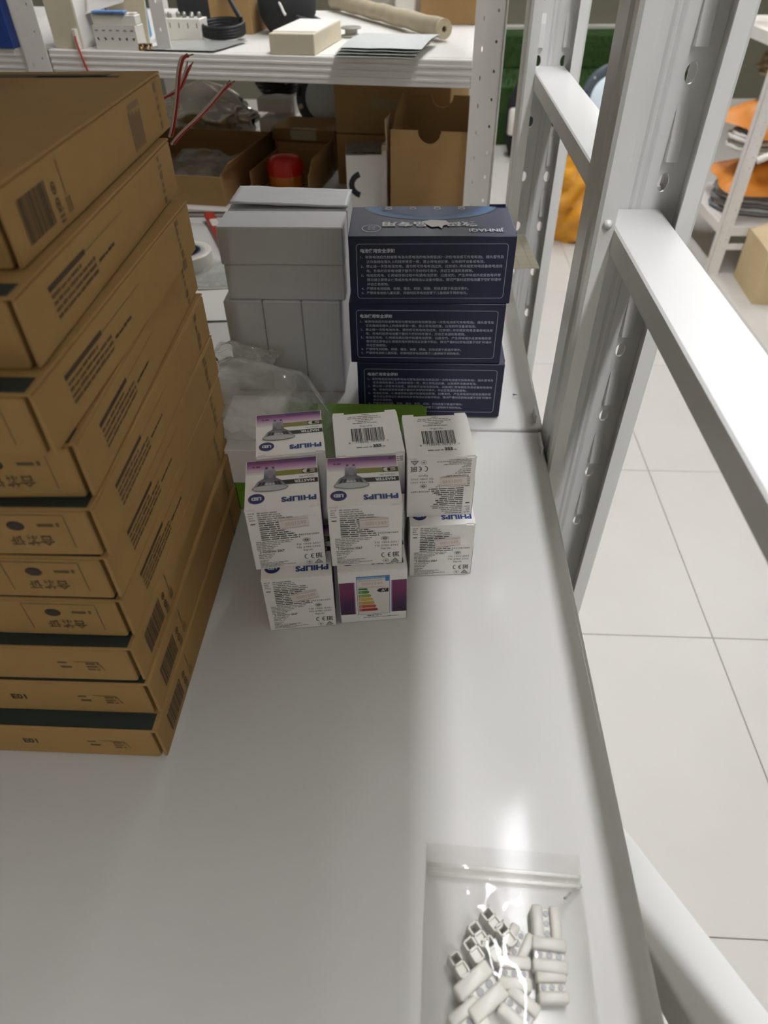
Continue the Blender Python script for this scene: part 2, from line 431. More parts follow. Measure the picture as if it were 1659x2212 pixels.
# ------------------------------------------------------------------ stack of brown cartons
BW, BL, BH = .300, .257, .036
brown = rgb(74, 56, 32); brown2 = rgb(98, 76, 44)
def side_text(p, seed):
    # side face of the carton: u from front to back, v up; block of print near the front
    for k, (a, b, h) in enumerate([(.030, .078, .0028), ]): p.rect(a, .0235, b, .0235 + h, brown)
    p.rect(.078, .0243, .140, .0246, brown2)
    for k in range(4):
        v = .0200 - k * .0034
        p.greek(.031, .070 if k in (0,) else .088, v, .0018, brown2, seed=seed + k)
    p.greek(.092, .118, .0132, .0016, brown, seed=seed + 9)
def side_code(p, seed, off=0.0):
    r = random.Random(seed); u = .018 + off
    while u < .048 + off:
        wd = r.choice([.0006, .0006, .0012, .0018]); p.rect(u, .006, u + wd, .026, brown); u += wd + r.choice([.0006, .0010])
    for k, v in enumerate((.020, .0125)):
        p.ring(.056 + off, v, .0026, .0030, .0009, brown, n=14); p.ell(.056 + off, v, .0010, .0012, brown, n=8)
    for k in range(3): p.greek(.054 + off, .060 + off, .0085 - k * .0025, .0014, brown2, seed=seed + k)
    p.rect(.0665 + off, .014, .0673 + off, .030, brown2)
    for k in range(3): p.rect(.0655 + off + k * .0022, .005, .0664 + off + k * .0022, .0125, brown2)
def tape_marks(p, seed, u=.222):
    r = random.Random(seed); v = .032
    while v > .004:
        hgt = r.uniform(.002, .007); p.rect(u + r.uniform(-.001, .001), v - hgt, u + r.uniform(.004, .008), v, rgb(126, 98, 60)); v -= hgt + r.uniform(.001, .003)
stack = [  # z index, x front, y front, x back, design, place words
    (-.1692, .2216, -.1695, 'code', 'bottom carton of the tall brown stack, resting on the white shelf'),
    (-.1693, .2350, -.1715, 'code', 'second brown carton from the bottom of the tall stack'),
    (-.1715, .2371, -.1740, 'code', 'third brown carton from the bottom of the tall stack'),
    (-.1714, .2459, -.1722, 'text', 'fourth brown carton from the bottom of the tall stack'),
    (-.1701, .2467, -.1716, 'text', 'fifth brown carton from the bottom of the tall stack'),
    (-.1667, .2479, -.1729, 'text', 'sixth brown carton from the bottom of the tall stack'),
    (-.1671, .2557, -.1776, 'text', 'seventh brown carton from the bottom of the tall stack'),
    (-.1708, .2444, -.1690, 'text', 'third brown carton from the top of the tall stack, jutting forward'),
    (-.1734, .2640, -.1800, 'text', 'second brown carton from the top of the tall stack, under the topmost one'),
    (-.1800, .2900, -.1855, 'big', 'topmost brown carton of the tall stack, its dark lid showing'),
]
card_me = None
for k, (xf, yf, xb, kind, words) in enumerate(stack):
    yaw = math.atan2(xf - xb, BL)
    t = thing('carton', words, 'carton', (xf, yf, k * BH), yaw, 'flat brown cartons in the tall stack')
    # local: x -BW..0, y 0..BL, z 0..BH
    if card_me is None:
        body = MB().box(-BW, 0, .0002, -.0046, BL, BH - .0022, .0012).obj('body', M_card, t); card_me = body
        sp = MB().box(-.0022, .0010, .0004, 0, BL - .001, BH - .0024, .0006).obj('side_panel', M_card, t)
        sl = MB().box(-BW, 0, BH - .0021, 0, BL, BH - .0004, .0006).obj('lid', M_card, t)
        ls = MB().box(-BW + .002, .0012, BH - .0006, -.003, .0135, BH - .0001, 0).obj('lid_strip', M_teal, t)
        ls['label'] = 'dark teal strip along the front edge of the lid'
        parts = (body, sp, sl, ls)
    else:
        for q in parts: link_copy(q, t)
    p = Print()
    tm = Print()
    if kind == 'text': side_text(p, k); tape_marks(tm, k)
    elif kind == 'code': side_code(p, k + 40); tape_marks(tm, k)
    else:
        side_code(p, k + 40, -.004); tape_marks(tm, 77, .236); sm = Print()
        for q in range(7): sm.rect(.176 + q * .0034, .004 + q % 2 * .001, .1788 + q * .0034, .026 - (q * 1.7 % 3) * .001, rgb(132, 104, 66))
        sm.rect(.178, .0265, .200, .030, rgb(132, 104, 66)); sm.obj('faded_print', t, face_M((.0001, 0, 0), (0, 1, 0), (0, 0, 1)))
    p.obj('side_print', t, face_M((.0001, 0, 0), (0, 1, 0), (0, 0, 1)))
    tm.obj('tape_residue', t, face_M((.0001, 0, 0), (0, 1, 0), (0, 0, 1)))
    f = Print()
    if kind == 'code':
        f.text('E01', -.098 - (.011 if k == 2 else 0), .015, .0055, brown, bold=.03)
        f.greek(-.052, -.046, .019, .0022, brown2, seed=3); f.greek(-.051, -.044, .014, .0022, brown2, seed=4)
        f.line([(-.041, .021), (-.026, .021), (-.023, .012)], .0006, brown2)
        for q in range(3): f.greek(-.034, -.026, .018 - q * .003, .0018, brown2, seed=q)
    elif kind == 'text':
        u0 = -.062
        f.line([(u0, .007), (u0, .031), (u0 + .045, .031), (u0 + .045, .007)], .0005, brown2)
        f.ell(u0 + .017, .023, .0048, .0034, rgb(58, 46, 38)); f.ring(u0 + .017, .023, .0048, .0034, .0007, brown, n=16)
        f.greek(u0 + .029, u0 + .041, .0225, .0026, brown2, seed=2)
        f.text('合格证', u0 + .0225, .0153, .0058, brown2, align='c', rot=math.pi, bold=.02)
    if f.v: f.obj('front_print', t, face_M((0, -.0001, 0), (1, 0, 0), (0, 0, 1)))
    if kind == 'big':
        g = Print(); g.rect(-.125, .236, -.030, .246, rgb(84, 66, 40)); g.rect(-.080, .234, -.022, .240, rgb(78, 60, 38))
        g.obj('lid_print', t, face_M((0, 0, BH - .0003), (1, 0, 0), (0, 1, 0)))

# red and white twin wires poking out behind the stack
M_wred = mat('red_wire_skin', rgb(178, 44, 36), 0.4); M_wwht = mat('white_wire_skin', rgb(206, 190, 180), 0.4); M_cu = mat('tinned_strand', rgb(150, 120, 90), 0.35, metal=.8)
def wire_pts(px, y0, y1):
    n = len(px); return [Vector(on_y(u, v, y0 + (y1 - y0) * i / (n - 1))) for i, (u, v) in enumerate(px)]
def smooth_path(P, k=5):
    out = []
    for i in range(len(P) - 1):
        p0 = P[max(i - 1, 0)]; p1 = P[i]; p2 = P[i + 1]; p3 = P[min(i + 2, len(P) - 1)]
        for j in range(k):
            t = j / k; out.append(.5 * ((2 * p1) + (p2 - p0) * t + (2 * p0 - 5 * p1 + 4 * p2 - p3) * t * t + (3 * p1 - p0 - 3 * p2 + p3) * t ** 3))
    out.append(P[-1]); return out
def twin_wire(px, y0, y1, label, splay):
    P = smooth_path(wire_pts(px, y0, y1))
    t = thing('twin_wire', label, 'wire', P[0] + Vector((0, 0, 0)), 0, 'red and white twin wires')
    o = P[0]; r = .00092
    off = Vector((.0009, .0003, 0))
    red = [p - o + off * (1 + splay * max(0, i - len(P) * .75)) for i, p in enumerate(P)]
    wh = [p - o - off * (1 + splay * max(0, i - len(P) * .75)) for i, p in enumerate(P)]
    MB().tube(red, r, 8).obj('red_core', M_wred, t); MB().tube(wh, r, 8).obj('white_core', M_wwht, t)
    for q in (red, wh):
        d = (q[-1] - q[-2]).normalized(); MB().tube([q[-1], q[-1] + d * .004], .0005, 6).obj('bare_end', M_cu, t)
twin_wire([(368, 296), (374, 272), (382, 210), (386, 160), (393, 128), (402, 121)], .560, .575, 'red and white twin wire standing straight up behind the stack', .15)
twin_wire([(372, 312), (392, 288), (430, 252), (460, 220), (480, 196), (494, 182)], .560, .580, 'red and white twin wire slanting up away from the stack', .12)
twin_wire([(350, 213), (368, 204), (386, 193), (396, 172), (404, 152), (408, 142)], .566, .585, 'red and white twin wire curling low over the topmost carton', .10)

# ------------------------------------------------------------------ bulb boxes
QW, QD, QH = .0548, .0575, .0625
PUR = [rgb(86, 40, 92), rgb(140, 78, 128), rgb(186, 150, 178), W]
def face_brand(p):
    """brand face, upright coordinates 0..QW, 0..QD"""
    Wd, Dp = QW, QD
    p.vgrad(.0005, .0005, Wd - .0005, Dp * .30, [(0, rgb(96, 40, 92)), (.25, rgb(128, 66, 118)), (.6, rgb(190, 150, 180)), (1, W)], 1)
    p.vgrad(.0005, .0005, Wd * .55, Dp * .09, [(0, rgb(70, 36, 96)), (1, rgb(116, 58, 118))], 2)
    p.text('PHILIPS', Wd * .045, Dp * .80, Dp * .088, rgb(34, 62, 128), 3, width=Wd * .47, bold=.045)
    p.rect(.0003, Dp * .455, Wd * .50, Dp * .545, K, 2)
    p.text('MASTER', Wd * .055, Dp * .475, Dp * .052, W, 3, width=Wd * .28, bold=.03)
    p.text('LEDspot MV', Wd * .055, Dp * .395, Dp * .036, rgb(110, 106, 90), 3, width=Wd * .21)
    p.rect(Wd * .0, Dp * .255, Wd * .62, Dp * .355, rgb(132, 128, 40), 2); p.rect(.0003, Dp * .255, Wd * .22, Dp * .355, rgb(74, 68, 30), 3)
    p.ell(Wd * .155, Dp * .305, Wd * .055, Dp * .042, rgb(214, 210, 190), 4); p.rect(Wd * .045, Dp * .275, Wd * .155, Dp * .335, rgb(214, 210, 190), 4)
    p.greek(Wd * .05, Wd * .15, Dp * .295, Dp * .024, rgb(90, 86, 50), 5, seed=1)
    p.greek(Wd * .05, Wd * .12, Dp * .05, Dp * .022, rgb(60, 28, 60), 4, seed=2); p.greek(Wd * .80, Wd * .91, Dp * .13, Dp * .026, rgb(110, 40, 80), 4, seed=3)
    # bulb picture: rim up, pins down
    cx = Wd * .66; top = Dp * .60
    gl = rgb(176, 174, 176); dk = rgb(96, 92, 96)
    p.poly([(cx - Wd * .235, top), (cx - Wd * .16, Dp * .46), (cx - Wd * .08, Dp * .40), (cx - Wd * .07, Dp * .20), (cx + Wd * .08, Dp * .20), (cx + Wd * .09, Dp * .40), (cx + Wd * .17, Dp * .46), (cx + Wd * .245, top)],
           [gl, dk, dk, rgb(170, 160, 170), rgb(170, 160, 170), dk, dk, gl], 5)
    for q in (-.17, -.115, .085, .14): p.poly([(cx + Wd * q, top - Dp * .03), (cx + Wd * q * .75, Dp * .47), (cx + Wd * (q * .75 + .035), Dp * .47), (cx + Wd * (q + .05), top - Dp * .03)], rgb(48, 46, 52), 6)
    for q in (-.05, .0, .045): p.ell(cx + Wd * q, Dp * .53, Wd * .02, Dp * .03, rgb(206, 200, 196), 6, 10)
    p.ell(cx, top, Wd * .245, Dp * .065, rgb(120, 118, 122), 7); p.ell(cx, top + Dp * .004, Wd * .232, Dp * .056, rgb(186, 186, 184), 8)
    p.rect(cx - Wd * .035, Dp * .24, cx + Wd * .03, Dp * .40, rgb(138, 128, 140), 6)
    for q in (-.04, .05): p.rect(cx + Wd * (q - .018), Dp * .165, cx + Wd * (q + .018), Dp * .205, rgb(84, 60, 84), 6)
    p.ell(Wd * .845, Dp * .79, Wd * .112, Dp * .098, rgb(150, 70, 90), 2); p.ell(Wd * .84, Dp * .79, Wd * .106, Dp * .096, rgb(34, 44, 104), 3)
    p.text('LED', Wd * .845, Dp * .765, Dp * .055, W, 4, width=Wd * .135, align='c', bold=.05)
def face_label(p, sticker):
    Wd, Ht = QW, QH
    g = rgb(86, 82, 78); g2 = rgb(146, 140, 134)
    U = lambda a: a * Wd
    V = lambda a: a * Ht
    for k, v in enumerate((.94, .905, .87, .835)): p.greek(U(.035), U(.035 + (.06 if k in (1, 2) else .085)), V(v), V(.014), g2, seed=k)
    p.greek(U(.045), U(.11), V(.77), V(.018), g, seed=8)
    for k in range(14):
        v = .94 - k * .0335; e = [.42, .46, .48, .62, .64, .60, .55, .57, .52, .50, .56, .62, .64, .68][k]
        p.greek(U(.155), U(e), V(v), V(.017 if k < 5 else .020), g if k >= 5 else g2, seed=20 + k)
    for k in range(6):
        v = .47 - k * .028; p.greek(U(.07), U([.58, .55, .40, .36, .30, .28][k]), V(v), V(.014), g2, seed=50 + k)
    p.text('5 กรกฎาคม 2567', U(.10), V(.292), V(.036), rgb(70, 66, 64), 3, width=U(.34), bold=.02)
    for k in range(3): p.greek(U(.075), U(.30 - k * .03), V(.252 - k * .03), V(.014), g2, seed=70 + k)
    for k in range(6): p.greek(U(.075), U([.22, .18, .48, .40, .58, .40][k]), V(.155 - k * .024), V(.012), g2, seed=80 + k)
    p.text('3423581689', U(.66), V(.535), V(.026), g, 3, width=U(.285))
    p.ring(U(.76), V(.455), U(.052), V(.032), U(.005), g, 3); p.poly([(U(.725), V(.455)), (U(.752), V(.475)), (U(.752), V(.435))], g, 3); p.poly([(U(.797), V(.455)), (U(.768), V(.435)), (U(.768), V(.475))], g, 3); p.rect(U(.757), V(.430), U(.763), V(.480), g, 3)
    p.text('TIS 1955-2551', U(.61), V(.372), V(.028), g, 3, width=U(.335)); p.text('TIS 2780-2562', U(.61), V(.318), V(.028), g, 3, width=U(.335))
    p.text('Signify', U(.70), V(.268), V(.026), g, 3, width=U(.14))
    # CE and EAC marks
    for cx in (.735, .825):
        p.ring(U(cx + .005), V(.165), U(.036), V(.042), U(.0115), K, 3, 16, math.pi * .42, math.pi * 1.58)
    p.rect(U(.800), V(.159), U(.828), V(.171), K, 3)
    p.rect(U(.868), V(.125), U(.878), V(.207), K, 3)
    for v in (.125, .160, .197): p.rect(U(.868), V(v), U(.890), V(v + .010), K, 3)
    p.rect(U(.897), V(.125), U(.906), V(.207), K, 3); p.rect(U(.917), V(.125), U(.926), V(.207), K, 3); p.rect(U(.897), V(.197), U(.926), V(.207), K, 3); p.rect(U(.897), V(.158), U(.926), V(.168), K, 3)
    p.rect(U(.935), V(.125), U(.945), V(.207), K, 3); p.rect(U(.935), V(.125), U(.955), V(.135), K, 3); p.rect(U(.935), V(.197), U(.955), V(.207), K, 3)
    p.ring(U(.765), V(.062), U(.040), V(.034), U(.004), g, 3, 20); p.rect(U(.745), V(.058), U(.785), V(.066), g, 3); p.rect(U(.761), V(.042), U(.769), V(.082), g, 3)
    p.line([(U(.845), V(.035)), (U(.897), V(.098)), (U(.95), V(.035)), (U(.845), V(.035))], U(.009), g, 3); p.ring(U(.897), V(.058), U(.022), V(.018), U(.006), g, 3, 14)
    if sticker:
        u, v, rot = sticker
        c, s_ = math.cos(rot), math.sin(rot)
        def T(a, b): return (U(u) + a * c - b * s_, V(v) + a * s_ + b * c)
        wd, ht = U(.40), V(.165)
        p.poly([T(0, 0), T(wd, 0), T(wd, ht), T(0, ht)], rgb(226, 216, 210), 5)
        for b in (.08, .86): p.line([T(wd * .03, ht * b), T(wd * .97, ht * b)], .00035, rgb(196, 124, 108), 6)
        q = T(wd * .20, ht * .32); p.text('0001549', q[0], q[1], ht * .34, rgb(196, 170, 164), 6, width=wd * .70, rot=rot)
def face_code(p):
    Wd, Dp = QW, QD; g = rgb(84, 80, 76)
    U = lambda a: a * Wd
    V = lambda a: a * Dp
    for k, (a, b) in enumerate([(.45, .56), (.24, .70), (.22, .74), (.34, .62), (.38, .58), (.30, .68)]): p.greek(U(a), U(b), V(.955 - k * .042), V(.017), rgb(120, 114, 108), seed=k)
    p.text('Signify', U(.50), V(.66), V(.038), g, 3, align='c', width=U(.20))
    r = random.Random(5); u = .26
    while u < .735:
        wd = r.choice([.005, .005, .010, .015, .02]); p.rect(U(u), V(.32), U(u + wd), V(.625), K, 2); u += wd + r.choice([.005, .008, .012])
    p.text('8', U(.205), V(.265), V(.042), K, 3); p.text('718696', U(.30), V(.275), V(.045), K, 3, width=U(.20)); p.text('707319', U(.53), V(.275), V(.045), K, 3, width=U(.20)); p.text('>', U(.765), V(.275), V(.045), K, 3)
    p.text('355', U(.555), V(.16), V(.060), K, 3, width=U(.125), bold=.05); p.greek(U(.31), U(.54), V(.165), V(.020), g, seed=9); p.greek(U(.69), U(.73), V(.165), V(.02), g, seed=10)
def face_energy(p):
    Wd, Ht = QW, QH
    U = lambda a: a * Wd
    V = lambda a: a * Ht
    for a, b in ((0.005, .215), (.785, .995)): p.vgrad(U(a), V(.17), U(b), V(.80), [(0, rgb(52, 34, 62)), (.35, rgb(70, 36, 74)), (.72, rgb(122, 48, 92)), (1, rgb(112, 52, 90))], 1)
    for k in range(4):                      # soft inner ends of the colour bands
        for a, d in ((.215, 1), (.785, -1)):
            c = [rgb(120, 70, 110), rgb(150, 104, 138), rgb(186, 156, 176), rgb(212, 196, 206)][k]
            p.rect(U(min(a + d * k * .006, a + d * (k + 1) * .006)), V(.17), U(max(a + d * k * .006, a + d * (k + 1) * .006)), V(.80), c, 1)
    bl = rgb(46, 110, 170)
    p.rect(U(.26), V(.15), U(.745), V(.90), bl, 3); p.rect(U(.267), V(.158), U(.738), V(.892), rgb(222, 218, 210), 4); p.rect(U(.267), V(.855), U(.738), V(.892), rgb(140, 176, 208), 5)
    p.rect(U(.68), V(.80), U(.735), V(.885), rgb(50, 130, 190), 6)
    p.rect(U(.275), V(.70), U(.66), V(.845), rgb(226, 216, 210), 7)
    for v in (.705, .83): p.line([(U(.29), V(v)), (U(.65), V(v))], .00035, rgb(196, 124, 108), 8)
    p.text('0001549', U(.34), V(.745), V(.05), rgb(196, 170, 164), 8, width=U(.30))
    cols = [rgb(52, 120, 50), rgb(70, 140, 56), rgb(150, 160, 60), rgb(206, 180, 70), rgb(206, 150, 52), rgb(190, 84, 44), rgb(172, 44, 36)]
    for k, c in enumerate(cols):
        v = .655 - k * .071; e = .40 + k * .024; hh = .052 if k else .03
        p.poly([(U(.285), V(v)), (U(e), V(v)), (U(e + .025), V(v + hh / 2)), (U(e), V(v + hh)), (U(.285), V(v + hh))], c, 7)
        if 0 < k: p.text('AABCDE'[k - 1], U(.30), V(v + .010), V(.034), W, 8)
    p.poly([(U(.55), V(.63)), (U(.59), V(.595)), (U(.725), V(.595)), (U(.725), V(.665)), (U(.59), V(.665))], K, 7)
    p.text('A⁺', U(.62), V(.610), V(.042), W, 8, bold=.03)
    p.greek(U(.40), U(.62), V(.115), V(.016), rgb(80, 76, 72), seed=4); p.greek(U(.34), U(.88), V(.082), V(.012), rgb(120, 114, 108), seed=5)
bulb_src = None
def bulb_box(fl, yaw, z, top, front, label, sticker=None, cap=True):
    """fl: front-left bottom corner; local x 0..QW, y 0..QD"""
    global bulb_src
    t = thing('bulb_box', label, 'box', (fl[0], fl[1], z), yaw, 'white bulb boxes')
    if bulb_src is None:
        a = MB().box(0, 0, .0001, QW, QD, QH - .0014, .0004).obj('carton', M_paper, t)
        n0, n1, n2 = .0012, .0076, .0013     # tuck notches cut into the lid's front corners
        s1 = MB().prism([(0, 0), (n0, 0), (n0, n2), (n1, n2), (n1, 0), (QW - n1, 0), (QW - n1, n2), (QW - n0, n2), (QW - n0, 0), (QW, 0), (QW, QD), (0, QD)], QH - .0013, QH - .0001).obj('lid', M_paper, t)
        bulb_src = (a, s1)
    else:
        for q in bulb_src: link_copy(q, t)
    P = Print()
    if top == 'brand': face_brand(P); P.obj('brand_print', t, face_M((QW, QD, QH - .0001), (-1, 0, 0), (0, -1, 0)))
    elif top == 'code':
        face_code(P); P.obj('barcode_print', t, face_M((0, 0, QH - .0001), (1, 0, 0), (0, 1, 0)))
        for a, b in ((.0006, .0100), (QW - .0100, QW - .0006)):
            MB().box(a, QD - .001, QH - .0008, b, QD + .0030, QH - .0003, 0).obj('dust_flap', M_paper, t)
    P = Print()
    if front == 'label': face_label(P, sticker); P.obj('label_print', t, face_M((0, -.00005, 0), (1, 0, 0), (0, 0, 1)))
    elif front == 'label_down':
        face_label(P, sticker); P.obj('label_print', t, face_M((QW, -.00005, QH), (-1, 0, 0), (0, 0, -1)))
    elif front == 'energy': face_energy(P); P.obj('energy_print', t, face_M((0, -.00005, 0), (1, 0, 0), (0, 0, 1)))
    elif front == 'small':
        for k in range(3): P.greek(QW * .6, QW * .97, QH * (.93 - .03 * k), QH * .014, rgb(110, 104, 98), seed=k)
        P.vgrad(0, QH * .3, QW, QH * .85, [(0, rgb(90, 50, 90)), (1, W)], 1); P.obj('side_print', t, face_M((0, -.00005, 0), (1, 0, 0), (0, 0, 1)))
    # purple right flank
    S = Print(); S.vgrad(0, 0, QD, QH * .6, [(0, rgb(60, 36, 66)), (.6, rgb(112, 50, 92)), (1, rgb(190, 170, 186))], 1)
    S.obj('flank_print', t, face_M((QW + .00005, 0, 0), (0, 1, 0), (0, 0, 1)))
    return t
D2 = math.radians
bulb_box((-.1151, .3355), D2(8.2), 0, 'brand', 'label', 'white bulb box at the bottom below a brand-face box, label sticker tilted', (.40, .54, D2(11)))
bulb_box((-.0569, .3455), D2(7.6), 0, 'brand', 'energy', 'white bulb box with coloured energy label facing out between purple bands')
bulb_box((-.0012, .4001), D2(5.2), 0, 'brand', 'label', 'white bulb box under the upside-down labelled box, at the end of the row', (.40, .575, D2(5)))
bulb_box((-.1205, .3462), D2(9.8), QH, 'brand', 'label', 'white bulb box on top of the one with the tilted sticker', (.43, .66, D2(3)))
bulb_box((-.0614, .3523), D2(6.6), QH, 'brand', 'label', 'white bulb box on top of the energy label box', (.42, .635, D2(1)))
bulb_box((-.0045, .4104), D2(6.2), QH, 'code', 'label_down', 'white bulb box with barcode on top and its label upside down', (.12, .30, D2(2)))
bulb_box((-.1240, .4092), D2(10.6), 0, 'none', 'none', 'white bulb box hidden under the rear brand-face box')
bulb_box((-.0608, .4112), D2(7.8), 0, 'none', 'none', 'white bulb box hidden under the rear barcode-topped box')
bulb_box((-.1240, .4092), D2(10.6), QH, 'brand', 'none', 'rear white bulb box with brand face up, beside the clear plastic bag')
bulb_box((-.0608, .4112), D2(9.0), QH, 'code', 'small', 'rear white bulb box with barcode face up, in front of the green carton')

# ------------------------------------------------------------------ green carton, white carton and the crumpled bag behind the bulb boxes
gt = thing('green_carton', 'lime green flat carton lying behind the white bulb boxes', 'carton', (-.172, .4785, 0), 0)
GWX = .185
MB().box(0, 0.004, 0, GWX, .142, .0345, .001).obj('body', M_green, gt)
MB().box(0.001, 0.006, .0345, GWX - .004, .142, .0362, .0005, M=None).obj('lid', M_green, gt)
MB().box(GWX + .001, .108, .004, GWX + .018, .1095, .034, .0004, M=Matrix.Rotation(0, 4, 'Z')).obj('end_flap', M_cardin, gt)
wt = thing('white_carton', 'flat white carton lying on the green carton under the plastic bag', 'carton', (-.186, .4765, .0363), 0)
MB().box(0.001, 0.004, 0, .056, .095, .0385, .001).obj('body', M_paper, wt)
MB().box(0.001, 0.0035, .0375, .056, .095, .0400, .0006).obj('lid', M_paper, wt)

def crumple(seed, amp, fr):
    r = random.Random(seed)
    ws = [(r.uniform(-fr, fr), r.uniform(-fr, fr), r.uniform(0, 6.28), r.uniform(.4, 1)) for _ in range(9)]
    def f(u, v):
        s = 0
        for a, b, c, k in ws: s += k * abs(math.sin(a * u + b * v + c))
        return amp * (s / 9 - .45)
    return f
pb = thing('plastic_bag', 'crumpled clear plastic bag draped over the white and green cartons', 'bag', (-.150, .545, .0365), D2(-12))
cf = crumple(3, .034, 9)
def bagfn(u, v):
    x = (u - .5) * .165; y = (v - .5) * .115
    e = max(abs(u - .5), abs(v - .5)) * 2
    z = .030 * (1 - e ** 2.4) * (.75 + .4 * math.sin(2.2 * u + 1)) + cf(u, v) * (1 - e * .8) + .006
    if x > .055: z *= max(.22, 1 - (x - .055) / .022)
    return (x * (1 - .06 * math.sin(9 * v)), y * (1 - .07 * math.sin(8 * u + 1)), max(z, .0035) + (.042 if (u < .68) else .042 * max(0, 1 - (u - .68) / .16)))
bg = MB().grid(44, 34, bagfn).obj('film', M_film2, pb)
cf2 = crumple(9, .022, 11)
MB().grid(26, 18, lambda u, v: (-.085 + .075 * u, .03 + .06 * v, .055 + cf2(u, v) + .016 * math.sin(3.1 * u) * math.sin(3.1 * v))).obj('gathered_neck', M_film2, pb)
MB().tube(smooth_path([Vector((-.083, .045, .050)), Vector((-.080, .049, .058)), Vector((-.073, .051, .061)), Vector((-.068, .050, .058))]), .0012, 8).obj('tie', M_black, pb)

# ------------------------------------------------------------------ grey cartons
GY0 = .700
def grey_box(loc, size, label, lid='y'):
    t = thing('grey_carton', label, 'carton', loc, 0, 'plain grey cartons')
    x, y, z = size
    MB().box(0, 0, 0, x, y, z, .0012).obj('body', M_grey, t)
    return t
for k in range(3):
    words = ['upright grey carton nearest the brown stack', 'upright grey carton in the middle of three', 'upright grey carton next to the navy boxes'][k]
    g = grey_box((-.2180 + k * .0442, GY0, 0), (.0436, .125, .1165), words + ', under the lying grey cartons')
    MB().box(.002, -.0004, .1140, .0416, .001, .1158, .0002).obj('tuck_edge', M_grey, g)
g = grey_box((-.2110, .704, .1167), (.131, .116, .0395), 'lying grey carton between the upright ones and the top one')
g = grey_box((-.2130, .703, .1565), (.1335, .050, .0400), 'topmost grey carton with crumpled raised lid')
cf3 = crumple(21, .004, 14)
lm = MB().grid(24, 10, lambda u, v: (.001 + .131 * u, .047 + .014 * v, .0372 - .006 * math.sin(math.pi * v) + cf3(u, v) * .25)).obj('lid_groove', M_grey, g)
MB().box(0, .058, 0, .1335, .116, .0385, .0015).obj('rear_body', M_grey, g)
lf = MB().grid(30, 12, lambda u, v: (.003 + .131 * u, .060 + .058 * v, .0415 + .004 * (1 - u) + cf3(u, v) * .9)).obj('lid_flap', M_grey, g); solid(lf, .0012)

# ------------------------------------------------------------------ navy battery boxes
NW, ND, NH = .1630, .0830, .0692
TXT = ['1、收到电池后先检查新电池与原电池的电池类型(如一次性电池或可充电电池)、插头型号及', '正负极线在插头上的排序是否一致，禁止将电池反接，以免损坏设备或电池。',
       '2、禁止给一次性电池充电，请勿将可充电电池过充、过放或使用非规定充电设备给电池充', '电，充电时应将电池置于散热条件好的环境中，并远离高温和易燃物。',
       '3、电池在充电、使用或存放过程中如遇电池漏液、过度发热、产生异味或外皮变色等异常', '情况请立即停止使用或充电并将电池从设备中取出，情况严重时应把电池置于空旷环境中', '并远离易燃物。',
       '4、严禁将电池短路、拆解、撞击、刺穿、踩踏、焚烧或置于高温环境中。', '5、严禁将电池给儿童玩耍，存放时应将电池放置于儿童接触不到的地方。']
NWD = [.863, .715, .860, .650, .855, .825, .135, .665, .660]
def navy_front(p):
    c = rgb(176, 178, 192); c2 = rgb(206, 208, 216)
    u0, u1, v0, v1, r = .0075, NW - .0075, .0065, NH - .0075, .003
    pts = []
    for cx, cy, a in ((u1 - r, v1 - r, 0), (u0 + r, v1 - r, 90), (u0 + r, v0 + r, 180), (u1 - r, v0 + r, 270)):
        for k in range(6): an = math.radians(a + 18 * k); pts.append((cx + r * math.cos(an), cy + r * math.sin(an)))
    p.line(pts + [pts[0]], .00045, c, 1)
    p.text('电池使用安全须知', .0115, .0535, .0036, c2, 2, width=.0335, bold=.02, cap=.8)
    for k, (s, wf) in enumerate(zip(TXT, NWD)):
        num = s[0] in '12345'
        p.text(s, .0115 if num else .0172, .0478 - k * .0046, .0026, c, 2, width=NW * wf + (0 if num else 0), cap=.8, bold=.008)
def navy_top(p):
    # upright coordinates: reader stands behind the box
    c = rgb(176, 176, 180)
    for k in range(6):
        q = [rgb(70, 92, 112), rgb(66, 104, 140), rgb(58, 96, 138), rgb(48, 82, 124), rgb(40, 66, 106), rgb(36, 52, 86)][k]
        R = .070 - k * .0035
        pts = [(NW * .50 + R * math.cos(a), -.004 + R * .62 * math.sin(a)) for a in [math.pi * i / 40 for i in range(41)]]
        pts = [(u, max(v, .0006)) for u, v in pts]; p.poly(pts, q, 2 + k)
    for k in range(4):
        u = NW * (.26 + .155 * k); p.rect(u, .002, u + .013, .014, rgb(34, 44, 66), 9); p.ring(u + .0065, .008, .0036, .003, .0009, c, 10, 14); p.rect(u + .003, .0025, u + .010, .0035, c, 10)
    p.text('数码产品专用', NW * .22, .048, .0105, rgb(196, 194, 192), 9, width=NW * .58, cap=.8, bold=.03)
    p.text('JINMAQI', .0115, .0665, .0072, rgb(176, 176, 180), 9, width=.034, bold=.03)
    p.ring(NW * .865, .064, .0095, .0095, .0008, c, 9); p.text('电池', NW * .865, .0645, .0034, c, 9, align='c', cap=.8); p.text('安全', NW * .865, .0590, .0034, c, 9, align='c', cap=.8)
    # torn patch of bare paper
    p.poly([(NW * .385, .054), (NW * .41, .044), (NW * .50, .042), (NW * .555, .046), (NW * .53, .055), (NW * .50, .062), (NW * .46, .060), (NW * .44, .066), (NW * .43, .058)], rgb(196, 190, 184), 12)
nsrc = None
